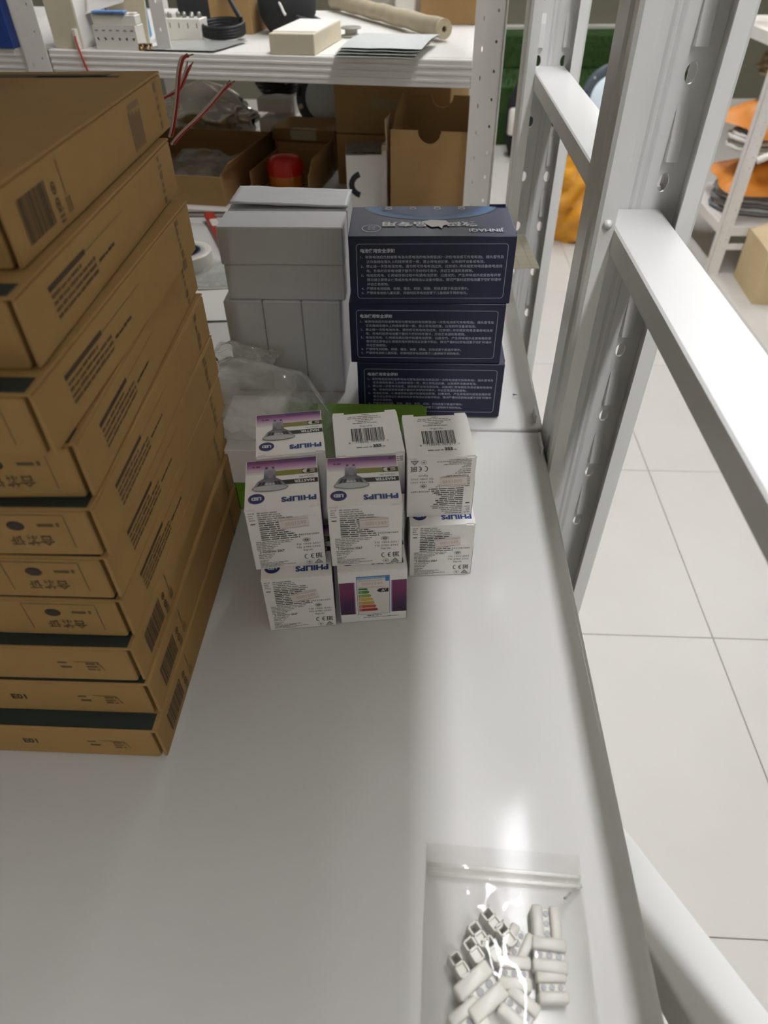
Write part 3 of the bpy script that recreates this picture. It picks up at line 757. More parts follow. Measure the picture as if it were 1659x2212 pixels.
for k, (x, words) in enumerate([(-.0650, 'bottom navy blue battery box of three, standing on the shelf joint'), (-.0712, 'middle navy blue battery box of three'), (-.0684, 'top navy blue battery box with charcoal lid and blue arc')]):
    t = thing('battery_box', words, 'box', (x, [.6515, .6520, .6500][k], k * NH), D2([.3, .6, 1.6][k]), 'navy battery boxes')
    if nsrc is None:
        b = MB().box(0, 0, .0002, NW, ND, NH - .0002, .0007).obj('carton', M_navy, t)
        P = Print(); navy_front(P); pf = P.obj('notice_print', t, face_M((0, -.00005, 0), (1, 0, 0), (0, 0, 1)))
        ef = MB().box(NW - .0001, .012, NH * .70, NW + .0012, ND - .012, NH * .98, .0003).obj('end_flap', mat('blue_end_flap', rgb(44, 62, 98), .4, var=.3, scale=90), t)
        nsrc = (b, pf, ef)
    else:
        for q in nsrc: link_copy(q, t)
    if k == 2:
        P = Print(); navy_top(P); P.obj('lid_print', t, face_M((NW, ND, NH - .0001), (-1, 0, 0), (0, -1, 0)))
        MB().box(NW - .019, ND - .001, NH - .003, NW - .002, ND + .0010, NH + .0022, .0004).obj('lid_tab', M_navy, t)

# ------------------------------------------------------------------ rear rack, turned a little
BU = Vector((.98612, -.16603, 0)); BN = Vector((.16603, .98612, 0)); BP = Vector((.083, 1.306, 0)); BROT = math.atan2(-.16603, .98612)
def bpt(a, b, z=0.0): return BP + BU * a + BN * b + Vector((0, 0, z))
def pab(u, v, b):
    d = Vector(ray(u, v)); c = Vector(CAMP); t = (BP + BN * b - c).dot(BN) / d.dot(BN); p = c + d * t
    return (p - BP).dot(BU), p.z
def paz(u, v, z):
    p = Vector(on_z(u, v, z)) - BP; return p.dot(BU), p.dot(BN)
def bthing(name, label, cat, a, b, z, group=None, rot=0.0): return thing(name, label, cat, bpt(a, b, z), BROT + rot, group)
ZU, ZL = .250, -.015
rr = bthing('storage_rack', 'older white slotted-angle rack standing across behind the navy boxes', 'rack', 0, 0, FZ)
PH2 = 1.5
holes = [(.036, .03 + .04 * k, .0019, .0028) for k in range(36)] + [(.014, .02 + .04 * k, .0010, .0040) for k in range(36)]
ang_bm = holed_panel(.049, PH2, holes, 8); ang = MB().bm(ang_bm); ang_me = ang.mesh('upright'); ang_me.materials.append(M_old)
sd = MB().bm(holed_panel(.036, PH2, [(.018, .03 + .04 * k, .0019, .0028) for k in range(36)], 8), M=Matrix.Rotation(math.pi / 2, 4, 'Z')); sd_me = sd.mesh('side_flange'); sd_me.materials.append(M_old)
def angle_post(parent, a, b, flip=False):
    o = bpy.data.objects.new('upright', ang_me); COL.objects.link(o); o.parent = parent; o.location = (a, b, 0); solid(o, .002)
    q = bpy.data.objects.new('side_flange', sd_me); COL.objects.link(q); q.parent = o; q.location = (.0015 if not flip else .0475, 0, 0); solid(q, .002)
for a in (-1.30, -.828, -.002): angle_post(rr, a, -.006, a > -.1)
for a in (-1.30, -.88, -.110): angle_post(rr, a, .602, a > -.2)
def beam(parent, a0, a1, b, zt, h=.040):
    z = zt + H - .0004; m = MB().box(a0, b, z - h, a1, b + .018, z, .0015)
    o = m.obj('beam', M_old, parent)
    for k in range(3): MB().box(a0, b - .0012, z - h * (.25 + .25 * k) - .0022, a1, b + .001, z - h * (.25 + .25 * k) + .0022, .0008).obj('beam_ridge', M_old, o)
for zt in (ZU, ZL):
    beam(rr, -.779, -.002, .0, zt); beam(rr, -1.26, -.828, .0, zt)
for zt in (ZU, ZL):
    q = MB().prism([(-1.26, .019), (.026, .019), (-.062, .60), (-1.26, .60)], zt + H - .0045, zt + H - .0004).obj('shelf_board', M_old, rr)

def carton_open(name, label, a, b, z, w, d, h, m_out=M_card2, m_in=M_cardin, flaps=(), front=1.0, rot=0.0):
    t = bthing(name, label, 'carton', a, b, z, rot=rot); th = .003
    MB().box(0, 0, 0, w, d, th, 0).obj('bottom', m_in, t)
    MB().box(0, 0, th, w, th, h * front, .0005).obj('front_wall', m_out, t)
    MB().box(0, d - th, th, w, d, h, .0005).obj('back_wall', m_in, t)
    MB().box(0, th, th, th, d - th, h, .0005).obj('side_wall', m_in, t); MB().box(w - th, th, th, w, d - th, h, .0005).obj('side_wall', m_in, t)
    for (side, ln, ang_) in flaps:
        A = math.radians(ang_)
        if side == 'back': Mx = Matrix.Translation((0, d - .001, h)) @ Matrix.Rotation(A, 4, 'X'); MB().box(.004, 0, 0, w - .004, .002, ln, .0004, M=Mx).obj('flap', m_out, t)
        elif side == 'front': Mx = Matrix.Translation((0, .001, h * front)) @ Matrix.Rotation(A, 4, 'X'); MB().box(.004, 0, 0, w - .004, .002, ln, .0004, M=Mx).obj('flap', m_out, t)
        elif side == 'right': Mx = Matrix.Translation((w - .001, 0, h)) @ Matrix.Rotation(A, 4, 'Y'); MB().box(0, .004, 0, .002, d - .004, ln, .0004, M=Mx).obj('flap', m_out, t)
        elif side == 'left': Mx = Matrix.Translation((0, 0, h)) @ Matrix.Rotation(A, 4, 'Y'); MB().box(0, .004, 0, .002, d - .004, ln, .0004, M=Mx).obj('flap', m_out, t)
    return t
def bagmesh(w, d, h, seed, amp, fr, nx=28, ny=22, pw=2.2):
    c = crumple(seed, amp, fr)
    def f(u, v):
        e = max(abs(u - .5), abs(v - .5)) * 2
        return ((u - .5) * w * (1 - .08 * math.sin(7 * v + seed)), (v - .5) * d * (1 - .08 * math.sin(6 * u + seed)), max(.001, h * (1 - e ** pw) + c(u, v) * (1 - e ** 3)))
    return MB().grid(nx, ny, f)
# lower tier -------------------------------------------------------
carton_open('open_carton', 'shallow open brown carton holding a clear plastic bag, behind the brown stack', -.80, .022, ZL, .31, .335, .060, front=.92, flaps=(('right', .028, 40),))
pb2 = bthing('plastic_bag', 'crumpled clear plastic bag inside the shallow open brown carton', 'bag', -.610, .175, ZL + .0035)
bagmesh(.20, .22, .050, 5, .055, 15).obj('film', M_film2, pb2)
# foil pouch
M_foil = mat('silver_foil', rgb(214, 212, 206), 0.25, metal=1.0, var=.08)
fb = bthing('foil_pouch', 'crumpled silver foil pouch standing behind the shallow open carton', 'pouch', -.705, .455, ZL)
cfo = crumple(13, .9, 13)
def foil(u, v):
    t = 2 * math.pi * u; k = math.sin(math.pi * min(v * 1.15 + .12, 1.0)) ** .55
    r = 1 + .10 * math.sin(5 * t + 3 * v) + cfo(u * 3, v * 2)
    return (.118 * k * math.cos(t) * r, .050 * k * math.sin(t) * r, .185 * v)
MB().grid(56, 22, foil).obj('body', M_foil, fb)
MB().box(-.085, -.006, .168, .085, .006, .190, .003).obj('sealed_top', M_foil, fb)
# black cable coil and round lamp with pale blue lens
cc = bthing('cable_coil', 'black cable coil lying on top of a white carton near the round lamp', 'cable', -.522, .495, .1005)
for k in range(7):
    r = .040 + .0035 * (k % 3); MB().tube([(r * 1.15 * math.cos(2 * math.pi * i / 26), r * math.sin(2 * math.pi * i / 26), .005 + .0075 * k + .002 * math.sin(i + k)) for i in range(27)], .0042, 7).obj('turn', M_black, cc)
wc = bthing('white_carton', 'white carton with a black slot standing at the back of the lower tier', 'carton', -.558, .430, ZL)
MB().box(0, 0, 0, .084, .12, .070, .001).obj('body', M_paper, wc); MB().box(.0, .0, .084, .084, .12, .113, .001).obj('lid', M_paper, wc); MB().box(.028, .040, .070, .080, .114, .084, 0).obj('inner_tray', M_paper, wc)
def round_lamp(t, R, tilt):
    Mx = Matrix.Rotation(tilt, 4, 'X')
    MB().lathe([(R * .5, -.03), (R * .9, -.022), (R, -.006), (R, .004), (R * .94, .008), (R * .72, .008), (R * .68, .004)], 40, M=Mx).obj('ring', mat('slate_ring', rgb(74, 84, 92), .45), t)
    MB().lathe([(R * .69, .002), (R * .66, .007), (R * .4, .0095), (.0002, .0105)], 36, M=Mx).obj('lens', mat('pale_blue_lens', rgb(226, 240, 248), .35, var=.06, scale=160), t)
    for k in range(6):
        an = math.radians(18 + 60 * k); q = Mx @ Vector((R * .86 * math.cos(an), R * .86 * math.sin(an), .0075))
        MB().lathe([(.0058, 0), (.0058, .003), (.003, .0045)], 12, M=Matrix.Translation(q) @ Mx.to_3x3().to_4x4()).obj('screw', M_whpl, t)
        an += math.radians(30); q = Mx @ Vector((R * .85 * math.cos(an), R * .85 * math.sin(an), .0082))
        MB().box(-.004, -.010, -.0006, .004, .010, .0006, 0, M=Matrix.Translation(q) @ Mx.to_3x3().to_4x4() @ Matrix.Rotation(an, 4, 'Z')).obj('shaded_vent_slot', M_black, t)  # flat black plates paint in the shade of open vent slots
rl = bthing('round_lamp', 'round slate lamp with pale blue lens standing under the rear shelf', 'lamp', -.394, .452, .0985)
round_lamp(rl, .070, math.radians(80))
MB().box(-.03, .01, -.113, .03, .04, -.056, .002).obj('bracket', M_black, rl)
# labelled thin carton on a darker one
c1 = bthing('carton', 'brown carton under the thin one with a white label', 'carton', -.475, .300, ZL); MB().box(0, 0, 0, .145, .115, .058, .001).obj('body', M_cardin, c1)
c2 = bthing('carton', 'thin brown carton with a white label lying on a darker carton', 'carton', -.478, .296, ZL + .0582); MB().box(0, 0, 0, .148, .115, .024, .001).obj('body', M_card2, c2)
pl = Print(); pl.rect(.045, .002, .105, .022, rgb(196, 186, 160)); pl.obj('address_label', c2, face_M((0, -.0001, 0), (1, 0, 0), (0, 0, 1)))
pl = Print(); pl.rect(.048, .0, .105, .012, rgb(196, 186, 160)); pl.obj('address_label', c2, face_M((0, 0, .0241), (1, 0, 0), (0, 1, 0)))
# carton with open flaps around the beacon
carton_open('open_carton', 'small open brown carton with raised flaps around the red beacon', -.456, .085, ZL, .128, .175, .050, flaps=(('back', .014, -18), ('right', .030, 16)), front=.35)
bc = bthing('warning_beacon', 'red and amber translucent beacon standing in the small open carton', 'beacon', -.394, .135, ZL + .0035)
M_rglass = mat('red_translucent', rgb(214, 36, 26), .18, trans=.25, var=.1); M_aglass = mat('amber_translucent', rgb(206, 122, 20), .25, trans=.2, var=.1)
MB().lathe([(.036, 0), (.037, .004), (.0365, .030), (.036, .034)], 28).obj('amber_base', M_aglass, bc)
MB().lathe([(.0365, .034), (.037, .040), (.0365, .052), (.033, .062), (.024, .068), (.0002, .071)], 28).obj('red_dome', M_rglass, bc)
for k in range(6):
    an = math.radians(60 * k + 10); MB().tube([(.0368 * math.cos(an), .0368 * math.sin(an), .036), (.0365 * math.cos(an), .0365 * math.sin(an), .052), (.030 * math.cos(an), .030 * math.sin(an), .064)], .0022, 6).obj('dome_rib', M_rglass, bc)
fo = bthing('red_foam_sheet', 'thin coral red sheet lying in front of the small open carton', 'sheet', -.462, .022, ZL)
fs_ = MB().grid(20, 8, lambda u, v: (.150 * u, .055 * v, .0035 + .0025 * math.sin(7 * u) * v)).obj('sheet', mat('coral_red', rgb(226, 92, 70), .5), fo); solid(fs_, .002)
# big dark carton with tape
bgc = bthing('large_carton', 'large dark brown carton with a strip of tape at the back of the rear rack', 'carton', -.300, .205, ZL)
MB().box(0, 0, 0, .238, .330, .0985, .0015).obj('body', M_cardin, bgc); MB().box(.006, .006, .0985, .232, .324, .1010, 0).obj('fold', M_cardin, bgc); MB().box(0, 0, .1010, .238, .330, .218, .0015).obj('upper_body', M_cardin, bgc)
pl = Print(); pl.rect(.078, .146, .150, .165, rgb(150, 134, 100)); pl.obj('tape_strip', bgc, face_M((0, -.0001, 0), (1, 0, 0), (0, 0, 1)))
# white box with dark emblem
we = bthing('white_box', 'small white box with a dark round emblem on its corner', 'box', -.240, .055, ZL, rot=math.radians(14))
MB().box(0, 0, 0, .078, .075, .098, .001).obj('body', M_paper, we)
pl = Print(); pl.ring(.034, .045, .030, .026, .011, rgb(34, 38, 48), 1, 24, math.radians(110), math.radians(250)); pl.obj('emblem', we, face_M((0, -.0001, 0), (1, 0, 0), (0, 0, 1)))
cfw = crumple(4, .008, 14)
MB().grid(14, 12, lambda u, v: (.001 + .076 * u, .001 + .073 * v, .099 + .004 + cfw(u, v))).obj('film_wrap', mat('grey_film_wrap', rgb(120, 124, 122), .3), we)
wp = bthing('white_board', 'narrow white board standing between the emblem box and notched carton', 'board', -.1700, .060, ZL); MB().box(0, 0, 0, .010, .06, .118, .0006).obj('board', M_paper, wp); MB().box(.001, -.0004, .108, .009, .001, .116, 0).obj('worn_top', M_edge, wp)
# notched carton
nc = bthing('notched_carton', 'tall open cardboard sleeve with half-round thumb notches beside the slotted post', 'carton', -.1445, .020, ZL)
def notched(w, h, r, d):
    n = 16; cx = w / 2
    pts = [(0, 0), (w, 0), (w, h), (cx + r, h)] + [(cx + r * math.cos(-math.pi * k / n), h - d * math.sin(math.pi * k / n)) for k in range(1, n)] + [(cx - r, h), (0, h)]
    return pts
Mxz = Matrix(((1, 0, 0, 0), (0, 0, -1, 0), (0, 1, 0, 0), (0, 0, 0, 1)))
MB().prism(notched(.142, .154, .021, .021), -.003, 0, M=Mxz).obj('front_wall', M_card2, nc)
MB().prism(notched(.132, .186, .021, .021), -.003, 0, M=Matrix.Translation((.008, .130, 0)) @ Mxz).obj('back_wall', M_cardin, nc)
def torn(pts): return pts
Myz = Matrix(((0, 0, 1, 0), (1, 0, 0, 0), (0, 1, 0, 0), (0, 0, 0, 1)))
MB().prism([(.003, 0), (.130, 0), (.130, .172), (.118, .190), (.070, .176), (.040, .168), (.010, .140), (.003, .118)], 0, .003, M=Myz).obj('side_wall', M_card2, nc)
MB().prism([(.003, 0), (.130, 0), (.130, .165), (.110, .182), (.060, .168), (.030, .150), (.003, .100)], .1475, .1505, M=Myz).obj('side_wall', M_card2, nc)
MB().box(-.0012, .010, .118, .0002, .060, .168, .0004, M=Matrix.Rotation(math.radians(-4), 4, 'Y')).obj('torn_edge', M_edge, nc)
MB().box(.003, .003, 0, .147, .130, .003, 0).obj('bottom', M_cardin, nc)

# upper tier -------------------------------------------------------
cb = bthing('cream_box', 'small cream carton at the front edge of the rear shelf', 'box', -.352, .004, ZU)
MB().box(0, 0, 0, .080, .175, .030, .0012).obj('body', M_cream, cb)
MB().box(.001, .02, .030, .079, .174, .0312, .0004).obj('lid', M_paper, cb)
ps = bthing('paper_stack', 'stack of printed sheets in clear film hanging over the rear shelf edge', 'paper', -.235, -.020, ZU)
for k in range(4):
    c = crumple(30 + k, .006, 7)
    q = MB().grid(16, 12, lambda u, v: (.004 * k + .138 * u + .006 * v, .003 * k + .155 * v, .003 + .004 * k + c(u, v) * .6 + .004 * math.sin(3 * v))).obj('sheet', mat('grey_printed_paper', rgb(196, 198, 194), .5, var=.08, scale=70), ps)
rd = bthing('plastic_reel', 'small round grey plastic reel behind the sheets on the rear shelf', 'reel', -.262, .215, ZU)
MB().lathe([(.018, 0), (.0195, .001), (.0195, .003), (.012, .004), (.012, .012), (.0195, .013), (.0195, .015), (.018, .016)], 24).obj('spool', mat('grey_clear_plastic', rgb(160, 156, 146), .3), rd)
# weathered pole
_e = paz(960, 63, ZU + .0190); _f = paz(742, 6, ZU + .0190)
p0 = bpt(_e[0], _e[1], ZU + .0190); p1 = p0 + (bpt(_f[0], _f[1], ZU + .0190) - p0) * 1.12
wpole = thing('wooden_pole', 'weathered hollow wooden pole lying across the rear shelf', 'pole', p0, 0)
M_wood = mat('weathered_wood', rgb(176, 164, 138), .8, var=.28, scale=35, bump=.4, bscale=90)
d_ = (p1 - p0); n_ = 14
MB().tube([d_ * (i / n_) + Vector((0, 0, .0012 * math.sin(i * 2.1))) for i in range(n_ + 1)], .0155, 16, cap=False).obj('shaft', M_wood, wpole)
ud = d_.normalized(); _a1 = ud.cross(Vector((0, 0, 1))).normalized(); _b1 = ud.cross(_a1)
def pole_ring(r, t, n=16): return [ud * t + _a1 * math.cos(2 * math.pi * k / n) * r + _b1 * math.sin(2 * math.pi * k / n) * r for k in range(n)]
_v = pole_ring(.0161, .006) + pole_ring(.0161, 0) + pole_ring(.0048, 0) + pole_ring(.0048, .06)
MB().add(_v, [(i * 16 + k, i * 16 + (k + 1) % 16, (i + 1) * 16 + (k + 1) % 16, (i + 1) * 16 + k) for i in range(3) for k in range(16)]).obj('cut_end', mat('pale_cut_wood', rgb(196, 186, 156), .85, var=.2, scale=120), wpole)
MB().add(pole_ring(.0155, d_.length), [tuple(range(16))]).obj('rear_end', M_wood, wpole)
bcx = bthing('carton', 'brown carton at the back of the rear shelf next to the slotted post', 'carton', -.160, .400, ZU); MB().box(0, 0, 0, .120, .15, .075, .001).obj('body', M_card2, bcx); MB().box(-.001, -.001, .052, .121, .151, .078, .001).obj('lid', M_card2, bcx)
wb = bthing('white_block', 'white plastic block standing between the pole and brown carton', 'block', -.222, .435, ZU); MB().box(0, 0, 0, .045, .08, .085, .003).obj('body', M_whpl, wb); MB().box(.004, -.0006, .012, .041, .001, .018, 0).obj('seam', mat('pale_seam', rgb(180, 178, 170), .5), wb)
cup = bthing('plastic_cup', 'clear grey plastic cup lying behind the pole on the rear shelf', 'cup', -.300, .556, ZU + .0255); cu = MB().lathe([(.022, 0), (.024, .002), (.0235, .03), (.022, .06), (.018, .075)], 22, M=Matrix.Rotation(math.radians(80), 4, 'Y')).obj('wall', mat('grey_clear_plastic', rgb(160, 156, 146), .3), cup)
# black bag with strap
bb = bthing('black_bag', 'black fabric bag with a looped strap on the rear shelf', 'bag', -.402, .262, ZU)
cfb = crumple(17, .05, 8)
def bbag(u, v):
    t = 2 * math.pi * u; k = math.sin(math.pi * min(.16 + v * .84, .96)) ** .6; r = 1 + cfb(u * 3, v * 2)
    return (.056 * k * math.cos(t) * r, .070 * k * math.sin(t) * r, .115 * v)
MB().grid(44, 16, bbag).obj('body', M_dark, bb)
MB().tube(smooth_path([Vector((.035, -.055, .030)), Vector((.075, -.050, .020)), Vector((.090, -.030, .012)), Vector((.092, -.004, .010)), Vector((.078, .010, .012)), Vector((.050, .004, .024))]), .0038, 8).obj('strap', M_black, bb)
MB().tube(smooth_path([Vector((.0, -.060, .060)), Vector((.012, -.072, .048)), Vector((.018, -.078, .040)), Vector((.022, -.080, .036))]), .0025, 7).obj('cord', M_whpl, bb)
# brown carton with cable ring
bx = bthing('carton', 'small brown carton with a black cable ring leaning on it on the rear shelf', 'carton', -.548, .215, ZU); MB().box(0, 0, 0, .085, .12, .058, .001).obj('body', M_card2, bx); MB().box(.004, .03, .058, .05, .0325, .088, .0004, M=Matrix.Rotation(math.radians(-8), 4, 'X')).obj('flap', M_card2, bx); MB().box(.052, .01, .058, .084, .0125, .094, .0004).obj('flap', M_card2, bx)
ck = bthing('cable_ring', 'black cable wound into a ring in front of the small brown carton', 'cable', -.495, .150, ZU)
for k in range(4): MB().tube([(.040 * math.cos(2 * math.pi * i / 30), .030 * math.sin(2 * math.pi * i / 30), .006 + .0045 * k + .006 * (1 + math.sin(2 * math.pi * i / 30)) * .8) for i in range(31)], .0036, 8).obj('turn', M_black, ck)
MB().tube(smooth_path([Vector((.030, .018, .030)), Vector((.012, .030, .050)), Vector((-.004, .045, .072)), Vector((-.012, .055, .090))]), .005, 8).obj('tail', M_black, ck)
# terminal strip with clamp screws
def terminal(t, w, d, h, n, dig):
    MB().box(0, .009, 0, w, d, h * .72, .001).obj('base', M_whpl, t)
    fp = MB().bm(holed_panel(w, h * .72, [(w * (k + .5) / n, h * .32, .0024, .0024) for k in range(n)], 12)).obj('front_plate', M_whpl, t, (0, 0, 0)); solid(fp, .0015)
    for x0, x1 in ((0, .001), (w - .001, w)): MB().box(x0, .0015, 0, x1, .009, h * .72, 0).obj('cheek', M_whpl, t)
    MB().box(0, .0015, h * .70, w, .009, h * .72, 0).obj('front_ledge', M_whpl, t); MB().box(0, .006, h * .72, w, d - .004, h, .001).obj('top', M_whpl, t)
    for k in range(n):
        x = w * (k + .5) / n
        MB().box(x - .0028, -.0004, h * .55, x + .0028, .0004, h * .585, 0).obj('marking', mat('grey_mark', rgb(130, 126, 120), .6), t)
        MB().box(x - w / n * .42, .010, h, x + w / n * .42, d * .7, h + .003, .0006).obj('lever', M_whpl, t)
t1 = bthing('terminal_block', 'white six-way terminal block with blue strip in front on the rear shelf', 'terminal', -.684, .010, ZU); terminal(t1, .083, .032, .050, 6, 1)
MB().box(.004, .002, .0530, .066, .016, .0560, .0006).obj('blue_strip', mat('pale_blue_strip', rgb(92, 140, 206), .4), t1)
t2 = bthing('terminal_strip', 'white numbered terminal strip with loose clamp screws on top', 'terminal', -.620, .125, ZU)
MB().box(0, 0, 0, .090, .035, .034, .001).obj('base', M_whpl, t2)
pl = Print()
for k in range(5): pl.text('1', .010 + k * .018, .020, .0075, rgb(90, 88, 84), bold=.03)
pl.obj('number_print', t2, face_M((0, -.0001, 0), (1, 0, 0), (0, 0, 1)))
for k in range(6):
    r = random.Random(k); MB().lathe([(.0045, 0), (.0045, .006), (.003, .009), (.0001, .010)], 10, M=Matrix.Translation((.010 + k * .0145, .018 + r.uniform(-.005, .005), .0335)) @ Matrix.Rotation(r.uniform(-.5, .5), 4, 'X')).obj('clamp_screw', mat('dull_zinc', rgb(150, 146, 138), .4, metal=.7), t2)
dk = bthing('dark_case', 'dark grey equipment case at the back of the rear shelf', 'case', -.70, .385, ZU); MB().box(0, 0, 0, .225, .15, .105, .004).obj('shell', M_dark, dk); MB().box(-.001, -.001, .060, .226, .151, .064, 0).obj('rim', M_black, dk)
sh = bthing('plastic_sheet', 'clear plastic sheet lying flat on the rear shelf before the terminal strip', 'sheet', -.590, .004, ZU); cfs = crumple(40, .003, 8); MB().grid(16, 8, lambda u, v: (.135 * u + .02 * v, .115 * v, .003 + cfs(u, v) * .6)).obj('sheet', mat('grey_film_sheet', rgb(170, 172, 168), .25), sh)
# note pad leaning on the terminal block, mid strut, tall carton
np_ = bthing('ruled_pad', 'tall cream ruled pad leaning behind the six-way terminal block', 'paper', -.690, .072, ZU + .0012); Mx = Matrix.Rotation(math.radians(-10), 4, 'X')
MB().box(0, 0, 0, .078, .004, .150, .0004, M=Mx).obj('pages', M_cream, np_)
pl = Print()
for k in range(22): pl.rect(.002, .004 + k * .0065, .076, .0043 + k * .0065, rgb(196, 178, 150))
pl.obj('ruling', np_, Mx @ face_M((0, -.0001, 0), (1, 0, 0), (0, 0, 1)))
ms = bthing('perforated_strip', 'white perforated steel strip standing on the rear shelf edge', 'strip', -.571, .022, ZU)
ms_o = MB().bm(holed_panel(.026, .45, [(.013, .03 + .04 * k, .0019, .0028) for k in range(10)], 8)).obj('strip', M_old, ms); solid(ms_o, .002)
MB().box(0, .001, 0, .002, .022, .45, 0).obj('flange', M_old, ms)
tc_ = bthing('tall_carton', 'tall cream carton standing beside the slotted end post of the rear rack', 'carton', -.770, .012, ZU); MB().box(0, 0, 0, .056, .10, .26, .001).obj('body', M_cream, tc_); MB().box(.0565, .002, .0, .0575, .098, .255, 0).obj('side_seam', M_paper, tc_)
bpk = bthing('blue_pack', 'sky blue printed pack behind the tall cream carton', 'pack', -.728, .135, ZU); MB().box(0, 0, 0, .075, .03, .16, .002).obj('body', M_sky, bpk); MB().box(.022, -.0006, .01, .030, .001, .155, 0).obj('white_band', M_paper, bpk)
lb = bthing('curled_leaflet', 'white printed leaflet curling over the terminal block', 'paper', -.722, .036, ZU)
lm_ = MB().grid(14, 14, lambda u, v: (  .012 + .080 * u + .008 * v, .004 + .022 * v, .052 + .018 * u - .004 * math.cos(6 * v) + .055 * v ** 1.5 * (1 - .1 * u))).obj('sheet', M_paper, lb); solid(lm_, .0006)
MB().box(.02, .010, 0, .040, .026, .050, .002).obj('support_tube', mat('smoky_plastic', rgb(110, 104, 96), .4), lb)
bk = bthing('blue_box', 'dark blue upright box with white vertical lettering beyond the slotted end post', 'box', -.895, -.004, ZU - .0); MB().box(0, 0, 0, .050, .09, .24, .001).obj('body', M_blue, bk); MB().box(-.045, .002, 0, -.001, .085, .20, .001).obj('white_panel', M_paper, bk)
pl = Print()
for k in range(11): pl.rect(.010, .008 + k * .0072, .016, .0135 + k * .0072 - (k % 3) * .001, W)
pl.obj('lettering', bk, face_M((0, -.0001, 0), (1, 0, 0), (0, 0, 1)))
rw = bthing('wire_clip', 'white clip with a red wire hanging over the rear shelf edge', 'clip', -.724, .004, ZU)
MB().box(0, 0, 0, .008, .012, .030, .001).obj('clip', M_whpl, rw); MB().tube(smooth_path([Vector((.006, -.002, .020)), Vector((.011, -.008, .004)), Vector((.016, -.010, -.018)), Vector((.019, -.010, -.032))]), .0017, 7).obj('wire', M_wred, rw)
br = bthing('brass_connector', 'small brass connector beside the six-way terminal block', 'connector', -.590, .012, ZU)
for k in range(4): MB().lathe([(.0045, 0), (.0045, .004), (.003, .0045), (.003, .009), (.0038, .010)], 8, M=Matrix.Translation((.006 * k - .008, .003 * (k % 2), 0))).obj('terminal_post', mat('old_brass', rgb(132, 104, 66), .35, metal=.8), br)
st = bthing('white_rod', 'short white rod lying beside the cream carton on the rear shelf', 'rod', -.385, .115, ZU + .003); MB().tube([(0, 0, 0), (.045, -.022, 0)], .003, 8).obj('rod', M_whpl, st); MB().tube([(.044, -.0216, 0), (.047, -.023, 0)], .0034, 8).obj('tip', M_paper, st)

# ------------------------------------------------------------------ small things on the far shelf panel
kn = thing('cutter_knife', 'red utility cutter lying on the far end of the shelf panel', 'knife', (-.4010, 1.300, 0), math.atan2(-.17, .075))
MB().box(0, -.010, .0, .190, .010, .012, .004, seg=2).obj('handle', M_red, kn); MB().box(.050, -.0075, .0115, .085, .0075, .0150, .002).obj('slider', M_whpl, kn); MB().box(.19, -.006, .003, .215, .006, .0042, 0).obj('blade', mat('blade_steel', rgb(180, 180, 182), .25, metal=1), kn)
tr = thing('tape_roll', 'white adhesive tape roll with blue core behind the brown stack', 'tape', (-.385, 1.075, 0), 0)
tr_m = MB()
prof = [(.028, 0), (.045, 0), (.0455, .001), (.0455, .024), (.045, .025), (.028, .025), (.028, 0)]
seg = 32; vs = [(r * math.cos(2 * math.pi * k / seg), r * math.sin(2 * math.pi * k / seg), z) for r, z in prof for k in range(seg)]
tr_m.add(vs, [(i * seg + k, i * seg + (k + 1) % seg, (i + 1) * seg + (k + 1) % seg, (i + 1) * seg + k) for i in range(len(prof) - 1) for k in range(seg)], True)
tr_m.obj('winding', M_whpl, tr)
cr = MB(); cr.add([(r * math.cos(2 * math.pi * k / seg), r * math.sin(2 * math.pi * k / seg), z) for r, z in ((.0279, .0), (.0279, .0255), (.025, .0255), (.025, 0)) for k in range(seg)], [(i * seg + k, i * seg + (k + 1) % seg, (i + 1) * seg + (k + 1) % seg, (i + 1) * seg + k) for i in range(3) for k in range(seg)], True)
cr.obj('core', mat('navy_core', rgb(52, 66, 104), .5), tr)
pf = thing('plastic_pouch', 'flat translucent plastic pouch on the shelf beside the grey cartons', 'pouch', (-.360, .985, 0), math.radians(4))
cfp = crumple(51, .008, 9); MB().grid(20, 16, lambda u, v: (.10 * u, .11 * v, .004 + max(-.003, cfp(u, v)))).obj('film', M_film2, pf); MB().box(0, -.004, .001, .10, .001, .002, 0).obj('seal', M_whpl, pf)
ps2 = thing('paper_sheet', 'white paper sheet lying under the plastic pouch beside the grey cartons', 'paper', (-.375, .870, .0003), math.radians(6))
sh2 = MB().grid(10, 8, lambda u, v: (.145 * u, .105 * v, .0008 + .0012 * math.sin(3 * u + 2 * v) ** 2)).obj('sheet', M_paper, ps2)
rp = thing('ruled_card', 'cream ruled card sticking out past the navy boxes over the shelf edge', 'paper', (.066, 1.003, .0305), 0)
MB().box(0, 0, 0, .118, .135, .0015, .0003, M=Matrix(((1, -.06, 0, 0), (0, 1, 0, 0), (0, 0, 1, 0), (0, 0, 0, 1)))).obj('card', mat('bright_cream_card', rgb(236, 228, 206), .6), rp)
pl = Print()
for k in range(8): pl.rect(.06, .010 + k * .016, .1175, .0106 + k * .016, rgb(190, 180, 150))
for k in range(3): pl.rect(.070 + k * .018, .002, .0706 + k * .018, .133, rgb(190, 180, 150))
pl.obj('ruling', rp, Matrix(((1, -.06, 0, 0), (0, 1, 0, 0), (0, 0, 1, .0016), (0, 0, 0, 1))))
hb = thing('flat_carton', 'low white carton hidden behind the navy boxes under the ruled card', 'carton', (-.045, .900, 0), 0); MB().box(0, 0, 0, .165, .22, .028, .001).obj('body', M_paper, hb); MB().box(0, 0, .027, .165, .22, .0302, .0006).obj('lid', M_paper, hb)
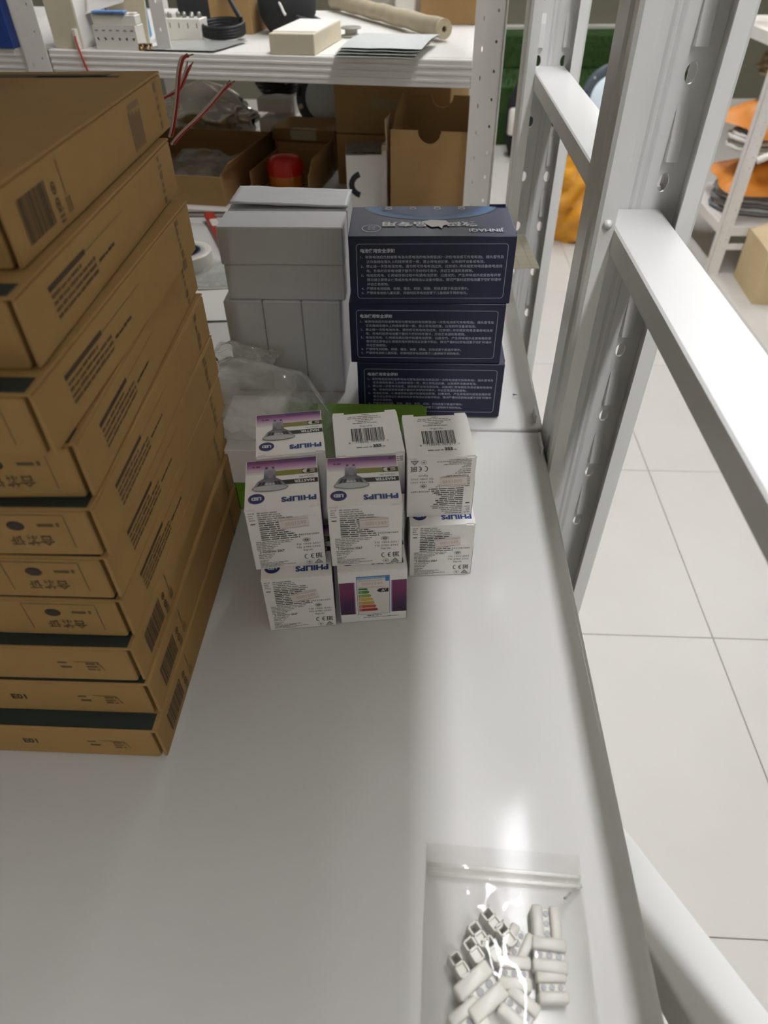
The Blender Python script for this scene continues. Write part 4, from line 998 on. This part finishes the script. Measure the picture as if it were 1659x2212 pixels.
sc_ = thing('screw', 'tiny loose screw on the shelf panel near the navy boxes', 'screw', (.118, .695, .0035), 0); MB().lathe([(.0001, 0), (.002, .0004), (.002, .001), (.0009, .0012), (.0007, .006)], 8, M=Matrix.Rotation(math.radians(85), 4, 'Y')).obj('shank', mat('blade_steel', rgb(180, 180, 182), .25, metal=1), sc_)

# ------------------------------------------------------------------ zip bag with connectors
zb = thing('zip_bag', 'clear zip-seal plastic bag of white connectors lying on the shelf panel by its edge', 'bag', (.060, .090, 0), math.radians(-2))
cz = crumple(61, .010, 12)
def zfn(u, v):
    x = (u - .5) * .0960; y = (v - .5) * .158
    e = max(abs(u - .5) * 2, abs(v - .42) * 1.72)
    z = .0198 * max(0, 1 - e ** 3.0) + cz(u, v) * .65 * (1 - min(1, e) ** 4) + .0022
    return (x, y, max(z, .0016))
MB().grid(46, 60, zfn).obj('film', M_film, zb)
M_zip = mat('pale_zip_rib', rgb(206, 194, 182), .35)
for k, yy in enumerate((.0660, .0605)): MB().box(-.047, yy - .0011, .0018, .047, yy + .0011, .0042, .0006).obj('zip_rib', film_mat('zip_film', (.95, .93, .91, 1), .20, .6, .2), zb)
MB().tube([(.033, .049, .0155), (.040, .056, .010), (.0465, .060, .004)], .0007, 6).obj('crease', film_mat('crease_film', (.97, .97, .97, 1), .5, 1.0, .1), zb)
M_con = mat('white_connector', rgb(218, 214, 204), .35, var=.02)
def push_connector(x, y, rot, z, label):
    t = thing('push_connector', label, 'connector', (x, y, z), rot, 'small push connectors standing on end in the zip bag')
    w, l, h = .0068, .0130, .0125
    # body open at the top: walls around a large and a small socket
    for (x0, y0, x1, y1) in ((-w / 2, -l / 2, -w / 2 + .0011, l / 2), (w / 2 - .0011, -l / 2, w / 2, l / 2), (-w / 2, -l / 2, w / 2, -l / 2 + .0011), (-w / 2, l / 2 - .0011, w / 2, l / 2), (-w / 2, -.0002, w / 2, .0012)):
        MB().box(x0, y0, .0, x1, y1, h, .0002).obj('wall', M_con, t)
    MB().box(-w / 2 + .001, .001, .001, w / 2 - .001, l / 2 - .001, .002, 0).obj('socket', M_con, t)
    MB().box(-w / 2 + .001, -l / 2 + .001, .001, w / 2 - .001, 0, h - .0018, 0).obj('release', M_con, t)
def px0(u, v, z=.010):
    p = on_z(u, v, z); return p[0], p[1]
push = [((983, 2078), 34), ((1014, 2046), 36), ((1055, 2044), 36), ((1024, 2012), 36), ((1053, 1980), 40), ((1084, 2012), 38)]
for k, (q, a) in enumerate(push):
    x, y = px0(q[0] + 9, q[1] + 8); push_connector(x, y, math.radians(a), .0006, 'small white push connector standing on end in the zip bag')
def wide_connector(u, v, rot, sc, label, z=.0006, tilt=0):
    x, y = px0(u, v)
    t = thing('lever_connector', label, 'connector', (x, y, z), rot, 'wide two-way connectors in the zip bag')
    w, l, h = .0185 * sc, .0165 * sc, .0100 * sc
    for y0, y1 in ((-l / 2, -.0020), (.0020, l / 2)): MB().box(-w / 2, y0, 0, w / 2, y1, h, .0014, seg=2).obj('lever', M_con, t)
    MB().box(-w / 2 + .0012, -.0024, .0004, w / 2 - .0012, .0024, h * .66, .0004).obj('core', M_con, t)
    for xx in (-.28, 0.0, .28): MB().lathe([(.0017 * sc, 0), (.0017 * sc, .0010)], 10, M=Matrix.Translation((w * xx, 0, h * .62))).obj('contact', mat('grey_contact', rgb(112, 110, 112), .4, metal=.5), t)
wide_connector(1182, 1992, math.radians(88), 1.0, 'wide white connector beside the zip bag crease')
wide_connector(1188, 2062, math.radians(-4), 1.05, 'wide white connector next to the bag edge')
wide_connector(1112, 2100, math.radians(-3), 1.0, 'wide white connector in the middle of the zip bag')
wide_connector(1038, 2142, math.radians(38), 1.25, 'large white connector turned aslant among the others in the zip bag')
wide_connector(1122, 2180, math.radians(-35), 1.0, 'wide white connector under the bright film highlight')
wide_connector(1015, 2205, math.radians(35), 1.0, 'wide white connector at the bottom of the zip bag')
wide_connector(1195, 2130, math.radians(2), .9, 'wide white connector low at the bag edge')
wide_connector(1120, 2035, math.radians(60), .9, 'wide white connector half hidden below the film fold', .0006)

# ------------------------------------------------------------------ beyond the posts
# turf covered bench by the far wall
M_turf = mat('green_turf', rgb(46, 74, 26), .9, var=.35, scale=60); M_turf2 = M_turf
tb_ = thing('turf_bench', 'bench covered with artificial green turf against the olive wall', 'bench', (.05, 5.00, FZ), 0)
MB().box(0, .02, 0, 1.75, .86, .34, .01).obj('seat', M_turf, tb_); MB().box(0, .60, .341, 1.75, .86, .54, .01).obj('back', M_turf2, tb_)
r = random.Random(2); gm = MB()
for k in range(7000):
    q = r.random()
    if q < .55: x, y, z, n = r.uniform(0, 1.75), .02, r.uniform(.01, .34), Vector((0, -1, .25))
    elif q < .8: x, y, z, n = r.uniform(0, 1.75), r.uniform(.02, .60), .34, Vector((0, -.25, 1))
    else: x, y, z, n = r.uniform(0, 1.75), .60, r.uniform(.34, .54), Vector((0, -1, .25))
    n = n + Vector((r.uniform(-.6, .6), r.uniform(-.5, .5), r.uniform(-.4, .6))); L = r.uniform(.012, .03); wv = .0022
    gm.add([(x - wv, y, z), (x + wv, y, z), (x + n.x * L, y + n.y * L, z + n.z * L)], [(0, 1, 2)])
go = gm.obj('blades', M_turf, tb_); go['kind'] = 'stuff'
# skirting ledge on the wall above the bench
tl = thing('wall_ledge', 'pale ledge board on the olive wall above the turf bench', 'ledge', (.05, 5.862, -.275), 0); MB().box(0, 0, 0, 1.75, .035, .03, .004).obj('board', M_wall2, tl); MB().box(0, -.004, .03, 1.75, .036, .04, .002).obj('cap', M_wall2, tl)
# black bag with white canister
bb2 = thing('black_backpack', 'black backpack with white canister standing on the floor before the turf bench', 'bag', (.640, 4.78, FZ), 0)
cfk = crumple(71, .2, 7)
def bpk_(u, v):
    t = 2 * math.pi * u; k = math.sin(math.pi * min(.14 + v * .86, .97)) ** .5; rr_ = 1 + cfk(u * 3, v * 2) * .35
    return (.115 * k * math.cos(t) * rr_, .11 * k * math.sin(t) * rr_, .46 * v)
MB().grid(40, 18, bpk_).obj('body', M_dark, bb2); MB().lathe([(.040, 0), (.042, .004), (.042, .128), (.036, .135)], 20, M=Matrix.Translation((-.070, -.135, .155))).obj('canister', M_whpl, bb2)
MB().tube([(-.04, -.10, .42), (.0, -.13, .30), (.03, -.12, .14)], .012, 8).obj('strap', M_black, bb2)
# second round lamp beyond the near post
rl2 = thing('round_lamp', 'round lamp with pale blue lens standing on the floor by the turf bench', 'lamp', (1.165, 4.80, FZ + .31), math.radians(-6))
round_lamp(rl2, .190, math.radians(80)); MB().box(-.05, .02, -.31, .05, .08, -.15, .004).obj('stand', M_black, rl2)
# yellow sacks
M_ysack = mat('amber_sack', rgb(216, 150, 40), .45, var=.2, scale=30)
M_osack = mat('orange_pouch', rgb(222, 138, 48), .45, var=.22, scale=20)
def sack(name, label, loc, w, d, h, seed, m_, rot=0.0, group=None):
    t = thing(name, label, 'bag', loc, rot, group); c = crumple(seed, 2.4, 8)
    def f(u, v):
        a = 2 * math.pi * u; k = math.sin(math.pi * min(.18 + v * .80, .985)) ** .55; q = 1 + c(u * 3, v * 2)
        return (w / 2 * k * math.cos(a) * q, d / 2 * k * math.sin(a) * q, h * v)
    MB().grid(36, 16, f).obj('body', m_, t)
    MB().tube([(w * .1, 0, h * .95), (w * .16, .01, h * 1.05), (w * .12, .02, h * 1.12)], w * .06, 8, r2=w * .09).obj('tied_neck', m_, t)
    return t
sack('amber_sack', 'amber plastic sack standing on the floor beyond the perforated posts', (.735, 3.36, FZ), .21, .20, .40, 81, M_ysack)
sack('amber_sack', 'amber plastic sack with tied neck leaning behind the other floor sack', (.800, 3.62, FZ), .22, .20, .40, 82, M_ysack)
# right-hand rack with coils and orange pouches
r3 = thing('storage_rack', 'white slotted rack across the aisle loaded with cable coils and orange pouches', 'rack', (1.275, 2.945, FZ), 0)
for (a, b, fl_) in ((0, 0, False), (1.15, 0, True), (0, .60, False), (1.15, .60, True)): angle_post(r3, a, b, fl_)
for zt in (.205, .86, 1.40):
    MB().box(.049, 0, zt - .040, 1.15, .018, zt, .0015).obj('beam', M_old, r3)
    MB().box(.002, .037, zt - .040, .020, .60, zt, .0015).obj('side_beam', M_old, r3)
MB().box(.049, .002, .105, 1.15, .016, .130, .0015).obj('low_rail', M_old, r3)
MB().tube([(.05, -.006, .46), (.40, -.006, .62), (.75, -.006, .78)], .014, 8).obj('brace', M_old, r3)
def board3(zt, label):
    MB().box(.021, .019, zt - .0045, 1.14, .60, zt - .0004, .0008).obj('shelf_board', M_old, r3)['label'] = label
board3(.205, 'bottom board of the aisle rack under the cable coils'); board3(.86, 'middle board of the aisle rack above the orange pouches')
def coil(loc, R, n, label, m_, rr_=.0085):
    t = thing('cable_coil', label, 'cable', loc, 0, 'flat cable coils on the aisle rack')
    for k in range(n):
        R_ = R - (k % 3) * .014; MB().tube([(R_ * math.cos(2 * math.pi * i / 28 + k), R_ * .72 * math.sin(2 * math.pi * i / 28 + k), rr_ + k * rr_ * 1.3 + .003 * math.sin(3 * i + k)) for i in range(29)], rr_, 7).obj('turn', m_[k % len(m_)], t)
    return t
M_wcab = mat('white_cable', rgb(214, 212, 206), .4); M_gcab = mat('grey_cable', rgb(120, 124, 126), .4)
z0 = FZ + .2095
coil((1.52, 3.20, z0), .215, 8, 'grey and white cable coil on the bottom board next to the slotted post', (M_gcab, M_wcab, M_wcab))
coil((2.02, 3.20, z0), .215, 8, 'grey and white cable coil farther along the bottom board', (M_wcab, M_gcab))
gO = 'orange pouches on the aisle rack'
def pouch(loc, w, d, h, seed, label, rot=0.0):
    t = thing('orange_pouch', label, 'pouch', loc, rot, gO); bagmesh(w, d, h, seed, .11, 12, 34, 30).obj('body', M_osack, t); MB().box(w * .05, -d * .32, h * .86, w * .25, -d * .22, h * .92, .001).obj('paper_tag', M_paper, t); return t
pouch((1.52, 3.20, z0 + .100), .44, .40, .085, 91, 'orange pouch lying on the grey and white coil by the slotted post')
pouch((2.02, 3.20, z0 + .100), .44, .40, .085, 92, 'orange pouch lying on the farther grey and white coil')
coil((1.50, 3.20, z0 + .235), .200, 6, 'white cable coil lying on the orange pouch by the slotted post', (M_wcab, M_wcab, M_gcab))
coil((2.00, 3.20, z0 + .235), .200, 6, 'white cable coil lying on the farther orange pouch', (M_wcab, M_gcab))
pouch((1.50, 3.20, z0 + .318), .40, .38, .11, 93, 'topmost orange pouch in the pile by the slotted post', .2)
sack('amber_sack', 'amber sack at the back of the pile under the middle board', (1.98, 3.22, z0 + .318), .34, .30, .20, 94, M_ysack)
sack('grey_sack', 'olive translucent sack on top of the orange pouch pile', (1.48, 3.30, z0 + .470), .28, .24, .12, 95, mat('olive_film', rgb(150, 128, 86), .3, var=.2))
sack('amber_sack', 'amber sack standing on the middle board of the aisle rack', (1.55, 3.25, FZ + .861), .36, .32, .34, 96, M_ysack)
wbx = thing('white_carton', 'white carton on the middle board of the aisle rack', 'carton', (1.80, 3.0, FZ + .861), 0); MB().box(0, 0, 0, .34, .4, .22, .002).obj('body', M_paper, wbx); MB().box(.15, -.0006, 0, .19, .4006, .2206, 0).obj('tape', M_cream, wbx)
# carton on the floor by the aisle rack
fc = thing('open_carton', 'tan open carton standing on the floor in front of the aisle rack', 'carton', (1.366, 2.650, FZ), math.radians(-4))
for nm, q in (('bottom', (0, 0, 0, .40, .28, .004)), ('side_wall', (0, 0, .004, .004, .28, .205)), ('side_wall', (.396, 0, .004, .40, .28, .205)), ('front_wall', (.004, 0, .004, .396, .004, .205)), ('back_wall', (.004, .276, .004, .396, .28, .205))): MB().box(*q).obj(nm, mat('pale_tan_cardboard', rgb(206, 184, 142), .8, var=.05), fc)
MB().box(0, .004, 0, .003, .276, .10, .0005, M=Matrix.Translation((.002, 0, .204)) @ Matrix.Rotation(math.radians(68), 4, 'Y')).obj('flap', M_edge, fc)
